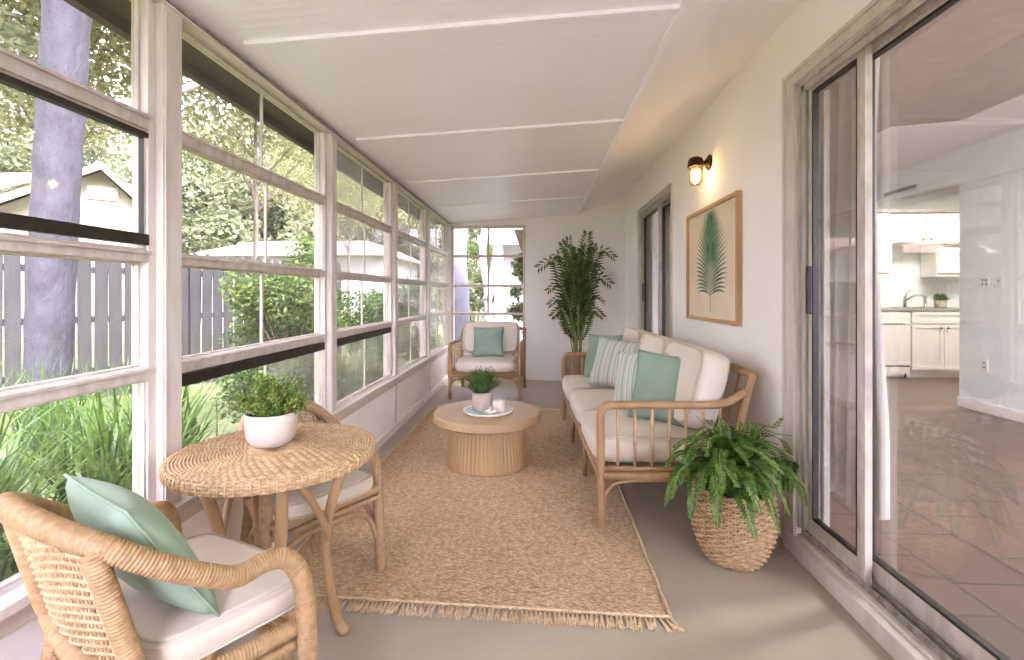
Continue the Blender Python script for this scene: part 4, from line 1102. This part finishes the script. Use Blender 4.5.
# big grey trunk near the fence
t = thing('oak_tree', 'big grey tree trunk in front of the fence outside the nearest window', 'tree', (-4.36, 4.05, -.12))
pts = smooth_path([(0, .0, 0), (.0, 0, .5), (.03, .01, 1.6), (.09, .02, 2.8), (.16, .04, 4.2), (.25, .1, 6.5)], .06)
q = MB(); vs = []; q.tube(pts, [.165*(1+.35*max(0, 1-i*.06/.45))*(1+.02*math.sin(i*.8)) for i in range(len(pts))], 28); q.build('trunk', M['bark'], t, smooth=True)
for P in ([(.12, .1, 2.95), (.75, .5, 3.3), (1.35, 1.1, 3.95), (1.9, 1.6, 4.3)], [(.15, .03, 3.9), (-.7, .3, 4.6), (-1.6, .2, 5.4)], [(.2, .1, 5), (.9, -.5, 5.8), (1.8, -.7, 6.4)]):
    pp = smooth_path(P, .08); q = MB(); q.tube(pp, [.05*(1-.7*i/len(pp)) for i in range(len(pp))], 8); q.build('branch', M['bark2'], t, smooth=True)
bl = [(1.7, 1.5, 4.5, .8), (-1.5, .2, 5.4, 1.1), (1.7, -.7, 6.3, 1.1), (.3, .3, 6.8, 1.3), (-.4, 1.4, 5.6, .9), (2.3, .7, 5.2, .8), (-2.2, 1.0, 4.3, .7)]
rc = random.Random(31)
for i in range(22): bl.append((rc.uniform(-5.5, 1.9), rc.uniform(-5, 4.5), rc.uniform(6.6, 8.2), rc.uniform(1.2, 1.9)))  # high canopy spread, shaped to block overhead sky light from yard and fence
np_mesh('crown', leaf_cloud(52000, bl, .15, 77), 4, M['leaf_tree'], t)
# trees beyond the fence
tA = make_tree('pale green broad tree rising behind the low pink-roofed house', -8.8, 23.5, 1.2, 8.5, 3.2, 30000, 1, 'leaf_tree', .21, .16)
tB = make_tree('yellow-green high-crowned tree just beyond the picket fence', -6.0, 9.8, 4.5, 7.6, 2.2, 20000, 2, 'leaf_yellow', .11, .06, nblob=26)
tC = make_tree('dense green tree far behind the gabled house', -13.5, 25.0, 1.5, 9.5, 3.4, 30000, 4, 'leaf_tree', .24, .2)
spots = [(tA, -15.5, 21.5, 1.3, 1.0, 'round green tree right behind the gabled house roof'), (tA, -4.2, 21.5, 2.4, .8, 'tall green tree seen through the far end of the left windows'),
         (tC, -22, 20, .7, 1.0, 'big tree far left behind the red roofed house'), (tC, -7.0, 29, 2.2, 1.1, 'distant dense tree in the middle of the left windows'), (tB, -8.9, 8.4, 2.0, 1.05, 'high-crowned tree behind the big grey trunk'),
         (tB, -5.8, 14.5, 4.0, .85, 'airy tree near the neighbouring porch seen in the last window bays'), (tC, -1.0, 27, 3.2, .8, 'distant tree behind the white house seen in the end window'), (tA, -21, 12.5, 3.0, .9, 'round tree left of the gabled house'),
         (tB, -11.6, 7.0, 5.2, 1.0, 'high-crowned tree at the far left beyond the fence'), (tA, -11.5, 27, 5.0, 1.0, 'mid green tree in the gap between the two houses'),
         (tA, -8.5, -4.5, 1.0, .8, 'unseen broad tree added past the left edge of the view to block sky light'), (tA, -12.5, .5, 2.0, .8, 'unseen broad tree added far to the left of the big trunk to block sky light'), (tA, -3.5, -8.5, 3.0, .8, 'unseen broad tree added outside the back window to block sky light')]  # unseen trees added to cut the sky light on fence and porch
for s_, x, y, rz, sc, lb in spots: move_copy(s_, x, y, rz, sc, lb)
# shrubs
def shrub(label, x, y, h, r_, n, seed, lm, size=.05):
    t = thing('garden_shrub', label, 'shrub', (x, y, -.12), group='shrubs in the garden'); rr_ = random.Random(seed)
    bl = [(rr_.uniform(-.6, .6)*r_, rr_.uniform(-.6, .6)*r_, h*rr_.uniform(.25, .85), r_*rr_.uniform(.3, .5)) for _ in range(13)]
    q = MB()
    for b in bl: q.tube(smooth_path([(0, 0, 0), (b[0]*.4, b[1]*.4, b[2]*.5), b[:3]], .1), .008, 5)
    q.build('stems', M['wood_stem'], t, smooth=True)
    np_mesh('foliage', leaf_cloud(n, bl, size, seed, shell=.2), 4, M[lm], t); return t
shrub('bright sunlit shrub in front of the fence outside the second window bay', -2.72, 5.25, 1.62, .72, 8500, 21, 'leaf_shrub', .055)
shrub('loose pale shrub in front of the fence boards', -3.25, 5.6, 1.25, .5, 4500, 22, 'leaf_shrub', .045)
shrub('wide green shrub outside the third window bay', -2.6, 7.6, 1.75, 1.0, 11000, 23, 'leaf_dark', .055)
shrub('tall thin shrub with upright twigs against the low roof', -3.5, 7.0, 2.5, .55, 4000, 24, 'leaf_shrub', .05)
shrub('shrub mass outside the fourth window bay', -2.9, 9.8, 1.6, .9, 10000, 25, 'leaf_dark', .06)
shrub('low dark hedge plant directly under the second and third bay', -2.15, 3.9, .75, .55, 7000, 26, 'leaf_dark', .04)
shrub('leafy vine bush climbing at the right of the end window', -.15, 8.1, 2.3, .42, 3000, 27, 'leaf_shrub', .085)
shrub('pale climbing bush in the middle of the end window', -1.25, 9.4, 3.4, .45, 3500, 28, 'leaf_shrub', .06)
shrub('low flowering bush under the end window', -.9, 7.9, .85, .5, 3500, 29, 'leaf_shrub', .05)
shrub('bush beyond the corner post at the far end of the porch', -2.2, 8.7, 1.2, .6, 4500, 30, 'leaf_shrub', .05)
# strappy leafed clumps near the glass
def blade_clump(label, x, y, n, L0, L1, spread, seed, w=.02, z=-.12, lm='leaf_blade'):
    t = thing('grass_clump', label, 'plant', (x, y, z), group='leafy clumps outside the windows'); r = random.Random(seed); V = []
    for k in range(n):
        a = r.uniform(0, 2*PI); L = r.uniform(L0, L1); sp = r.uniform(.15, 1)*spread; ww = w*r.uniform(.5, 1.2)
        b = Vector((r.gauss(0, .10), r.gauss(0, .10), 0)); d = Vector((math.cos(a), math.sin(a), 0)); sd = Vector((-math.sin(a), math.cos(a), 0))
        pp = []
        for j in range(7):
            s_ = j/6; pp.append(b+d*(L*sp*s_**1.4)+Vector((0, 0, L*(1.0*s_-.62*sp*s_**2.6))))
        for j in range(6):
            w0 = ww*(1-(j/6)**2)*.5+.001; w1 = ww*(1-((j+1)/6)**2)*.5+.0005
            V.append([pp[j]-sd*w0, pp[j+1]-sd*w1, pp[j+1]+sd*w1, pp[j]+sd*w0])
    W = arr(V); W[:, :, 0] = np.minimum(W[:, :, 0], -1.42-x); np_mesh('blades', W, 4, M[lm], t); return t
clumps = [(-1.95, 1.15, 260, .6, 1.15, .8, 'bright strappy clump outside the glass behind the near armchair'), (-2.1, 1.8, 300, .6, 1.25, .8, 'long arching leaf clump outside the nearest window bay'), (-1.95, 2.45, 240, .6, 1.15, .8, 'arching leaf clump outside the glass behind the wicker table'),
          (-2.2, 3.05, 240, .6, 1.1, .75, 'arching leaf clump outside, right of the potted shrub'), (-3.0, 2.2, 260, .7, 1.2, .7, 'tall leaf clump in the second row near the big trunk'), (-2.0, 4.6, 260, .5, .95, .6, 'grassy clump outside the third window bay'),
          (-1.95, 5.4, 260, .5, .9, .6, 'grassy clump outside where the third bay ends'), (-1.9, 6.2, 240, .5, .85, .6, 'grassy clump outside the fourth window bay'), (-2.6, 1.0, 200, .6, 1.1, .8, 'sunlit leaf clump at the far left edge of the view'), (-3.3, 3.4, 220, .6, 1.0, .7, 'leaf clump between trunk and shrubs'), (-2.9, 1.5, 220, .6, 1.15, .7, 'leaf clump left of the big trunk foot')]
for i, (x, y, n_, a, b, sp, lb) in enumerate(clumps): blade_clump(lb, x-.32, y, n_, a, b, sp, 40+i, w=.022 if i < 5 else .012)
# picket fence
F0, F1 = Vector((-7.3, 2.55)), Vector((-3.75, 9.15))
d = (F1-F0); FL = d.length; d.normalize(); fz = math.atan2(d.y, d.x)
fn = thing('picket_fence', 'weathered grey wooden fence of upright dog-eared boards across the garden', 'fence', (F0.x, F0.y, -.12), fz)
npk = int(FL/.158); rq = random.Random(9)
for k in range(npk):
    x = k*.158; h = 1.92+rq.uniform(-.02, .02); w_ = .132; lean = rq.uniform(-.006, .006)
    q = MB(); q.v = []; poly = [(0, 0), (w_, 0), (w_, h-.10), (w_*.80, h-.03), (w_*.62, h), (w_*.38, h), (w_*.2, h-.03), (0, h-.10)]
    nn = len(poly); q.add([(px+lean*pz, -.01, pz) for px, pz in poly]+[(px+lean*pz, .010, pz) for px, pz in poly], [tuple(range(nn-1, -1, -1)), tuple(range(nn, 2*nn))]+[(i, (i+1) % nn, nn+(i+1) % nn, nn+i) for i in range(nn)])
    q.build('picket', M['fence'], fn, loc=(x, 0, 0))
for z in (.35, 1.0, 1.62): boxo('rail', (0, .012, z-.04, FL, .05, z+.04), M['fence'], fn)
for k in range(4): boxo('post', (k*2.35, .05, 0, k*2.35+.09, .14, 1.9), M['fence'], fn)
# gabled house
h = thing('neighbour_house', 'tan gabled house with reddish roof and small attic window left outside', 'house', (-12.3, 14.2, -.12), R(42))
q = MB(); Z = .12
def gp(y): return [(-5.0, y, 0), (-.12, y, 0), (-.12, y, 4.0+Z), (-.9, y, 4.85+Z), (-5.0, y, 2.35+Z)]
a, b = gp(0), gp(5); q.add(a+b, [(0, 4, 3, 2, 1), (5, 6, 7, 8, 9)]+[(i, (i+1) % 5, 5+(i+1) % 5, 5+i) for i in range(5)]); q.build('wall', M['siding'], h)
q = MB()
for (x0, z0, x1, z1) in ((-5.5, 2.14, -.9, 4.92), (-.9, 4.92, .08, 3.92)):
    q.hexa([(x0, -.35, z0+Z), (x1, -.35, z1+Z), (x1, 5.3, z1+Z), (x0, 5.3, z0+Z), (x0, -.35, z0+.12+Z), (x1, -.35, z1+.12+Z), (x1, 5.3, z1+.12+Z), (x0, 5.3, z0+.12+Z)])
q.build('roof', M['red_roof'], h)
q = MB()
for (x0, z0, x1, z1) in ((-5.5, 2.06, -.9, 4.84), (-.9, 4.84, .08, 3.84)):
    q.hexa([(x0, -.40, z0+Z), (x1, -.40, z1+Z), (x1, -.35, z1+Z), (x0, -.35, z0+Z), (x0, -.40, z0+.2+Z), (x1, -.40, z1+.2+Z), (x1, -.35, z1+.2+Z), (x0, -.35, z0+.2+Z)])
q.build('bargeboard', M['pot_white'], h)
q = MB(); q.box(-1.22, -.04, 4.0+Z, -.52, 0, 4.38+Z); wf = q.build('window_frame', M['pot_white'], h)
q = MB()
for k in range(3): q.box(-1.19+k*.22, -.05, 4.03+Z, -1.0+k*.22, -.038, 4.35+Z)
q.build('pane', M['counter'], wf)
rr_ = thing('red_roof_house', 'low house with a broad reddish roof at the far left edge outside', 'house', (-18.5, 13.2, -.12))
q = MB(); q.box(-4, 0, 0, 1.6, 4, 4.0); q.build('wall', M['siding'], rr_)
q = MB(); q.hexa([(-4.3, -.6, 3.95), (2.0, -.6, 3.95), (2.0, 2.4, 5.35), (-4.3, 2.4, 5.35), (-4.3, -.6, 4.07), (2.0, -.6, 4.07), (2.0, 2.4, 5.5), (-4.3, 2.4, 5.5)]); q.build('roof', M['red_roof'], rr_)
# low hip roofed house
h = thing('low_house', 'low pale house with a flat pinkish hip roof behind the fence', 'house', (-8.3, 15.0, -.12))
q = MB(); q.box(-2.6, 0, 0, 3.2, 5, 2.55); q.build('wall', M['ext_white'], h)
q = MB(); q.add([(-3.0,-.5,2.52),(3.7,-.5,2.52),(3.7,5.5,2.52),(-3.0,5.5,2.52),(-1.5,1.2,3.15),(2.4,1.2,3.15),(2.4,4,3.15),(-1.5,4,3.15)], [(0,3,2,1),(4,5,6,7),(0,1,5,4),(1,2,6,5),(2,3,7,6),(3,0,4,7)]); q.build('roof', M['pink_roof'], h)
# neighbouring white porch in the end window
h = thing('white_porch_house', 'bright white neighbouring porch with column and door in the end window', 'house', (-.2, 12.2, -.12))
q = MB(); q.box(-.9, 1.2, 0, 3.6, 4.2, 2.9); q.build('wall', M['ext_white'], h)
q = MB(); q.hexa([(-1.3, -.3, 2.55), (4, -.3, 2.55), (4, 4.6, 3.5), (-1.3, 4.6, 3.5), (-1.3, -.3, 2.75), (4, -.3, 2.75), (4, 4.6, 3.7), (-1.3, 4.6, 3.7)]); q.build('roof', M['lavender'], h)
for x in (-.9, 1.3): boxo('column', (x, 0, .1, x+.2, .2, 2.56), M['ext_white'], h)
q = MB(); q.box(-.05, 1.14, .12, .95, 1.2, 2.2); d_ = q.build('door', M['lavender'], h)
boxo('pane', (.2, 1.12, 1.1, .7, 1.145, 1.95), M['counter'], d_)
q = MB(); q.box(-1.1, -.1, 0, 3.6, 1.2, .12); q.build('porch_floor', M['ext_white'], h)
q = MB(); q.box(-.9, .05, .85, 1.3, .1, .93); q.box(-.9, .05, .2, 1.3, .1, .26)
for k in range(14): q.box(-.82+k*.155, .06, .2, -.79+k*.155, .09, .9)
q.build('railing', M['ext_white'], h)
# lavender trunk-like post, second trunk and slanting rafter near the end window
t = thing('lilac_tree', 'thick lilac-grey trunk just left in the end window', 'tree', (-1.32, 7.9, -.12))
pts = smooth_path([(0, 0, 0), (.03, 0, 1), (-.02, .05, 2), (.06, .1, 3.2), (0, .2, 4.6)], .1)
q = MB(); q.tube(pts, [.15*(1.15-.3*i/len(pts)) for i in range(len(pts))], 16); q.build('trunk', M['lavender'], t, smooth=True)
np_mesh('crown', leaf_cloud(5000, [(0, .2, 4.9, .7), (-.8, .3, 5.0, .7)], .09, 91), 4, M['leaf_yellow'], t)
t = thing('slim_tree', 'slim pale trunk forking in the middle of the end window', 'tree', (-.98, 8.9, -.12))
for P in ([(0, 0, 0), (.05, 0, 1.2), (-.05, 0, 2.2), (.15, .1, 3.6), (.3, .1, 4.4)], [(.04, 0, 1.2), (.2, .05, 2.0), (.28, .1, 3.0), (.5, .1, 4.2)]):
    pp = smooth_path(P, .1); q = MB(); q.tube(pp, [.085*(1-.5*i/len(pp)) for i in range(len(pp))], 12); q.build('trunk', M['ext_white'], t, smooth=True)
np_mesh('crown', leaf_cloud(8000, [(.3, .1, 4.3, .8), (.6, .2, 3.9, .6), (-.4, .3, 4.6, .7)], .10, 92), 4, M['leaf_yellow'], t)
t = thing('roof_rafter', 'dark slanting rafter at the top right of the end window', 'beam', (-.30, 7.05, 1.62))
q = MB(); q.hexa([(-.06, 0, .53), (.10, 0, .53), (.20, 0, -.05), (.15, 0, -.05), (-.06, .12, .53), (.10, .12, .53), (.20, .12, -.05), (.15, .12, -.05)]); q.build('board', M['rafter'], t)
q = MB(); q.hexa([(-.06, .12, .53), (.10, .12, .53), (.20, .12, -.05), (.15, .12, -.05), (-.06, 1.2, .75), (-.01, 1.2, .75), (.20, 1.2, .1), (.15, 1.2, .1)]); q.build('board', M['rafter'], t)

# ================================================================== LIGHT, SKY, CAMERA
w = bpy.data.worlds.new('World'); scene.world = w; w.use_nodes = True; nt = w.node_tree
sky = nt.nodes.new('ShaderNodeTexSky'); sky.sky_type = 'NISHITA'; sky.sun_disc = False; sky.sun_elevation = R(52); sky.sun_rotation = R(150); sky.air_density = 1.0; sky.dust_density = 3.0; sky.ozone_density = 1.0
hs = nt.nodes.new('ShaderNodeHueSaturation'); hs.inputs['Saturation'].default_value = .15
nt.links.new(sky.outputs[0], hs.inputs['Color'])
tn = nt.nodes.new('ShaderNodeMix'); tn.data_type = 'RGBA'; tn.blend_type = 'MULTIPLY'; tn.inputs[0].default_value = 1; tn.inputs[7].default_value = (.99, .985, 1.38, 1)
nt.links.new(hs.outputs[0], tn.inputs[6]); nt.links.new(tn.outputs[2], nt.nodes['Background'].inputs['Color']); nt.nodes['Background'].inputs['Strength'].default_value = SKY
def light(name, typ, loc, energy, col=(1, 1, 1), rot=None, **k):
    l = bpy.data.lights.new(name, typ); l.energy = energy; l.color = col
    for a, b in k.items(): setattr(l, a, b)
    o = bpy.data.objects.new(name, l); C.objects.link(o); o.location = loc
    if rot: o.rotation_euler = rot
    return o
sun = light('sun', 'SUN', (5, -8, 12), SUN, (1, .95, .85), angle=R(1.0))
sun.rotation_euler = Vector((-.15, -.38, -1.0)).to_track_quat('-Z', 'Y').to_euler()
light('sconce_bulb', 'POINT', (XR-.097, 3.43, 2.03), .8, (1, .72, .42), shadow_soft_size=.02)
# kitchen and dining ceiling lights, plus an unseen fill light added for the dining room
light('kitchen_ceiling_light', 'AREA', (5.6, 5.9, 2.66), KIT, (1, .95, .88), rot=(0, 0, 0), shape='RECTANGLE', size=1.2, size_y=.6)
light('dining_lamp_and_fill', 'AREA', (2.75, 2.55, 2.66), DIN*.5, (.92, .97, 1), shape='RECTANGLE', size=.5, size_y=.25)
light('dining_lamp_and_fill', 'AREA', (2.9, -.6, 2.70), DIN*1.4, (.92, .97, 1), shape='RECTANGLE', size=1.6, size_y=1.6)  # unseen fill light added behind the view to brighten the dining room
cam = bpy.data.cameras.new('camera'); co = bpy.data.objects.new('camera', cam); C.objects.link(co); scene.camera = co
co.location = (0, 0, H_CAM); co.rotation_euler = (R(90), 0, R(3.1))
cam.sensor_width = 36; cam.lens = 36*480/1024; cam.shift_y = -36/1024; cam.clip_start = .02; cam.clip_end = 300
scene.cycles.max_bounces = 16; scene.cycles.diffuse_bounces = 10; scene.cycles.transparent_max_bounces = 16
vs_ = scene.view_settings; vs_.view_transform = 'Standard'; vs_.look = 'None'; vs_.gamma = 1; vs_.use_curve_mapping = False; vs_.exposure = EXPO
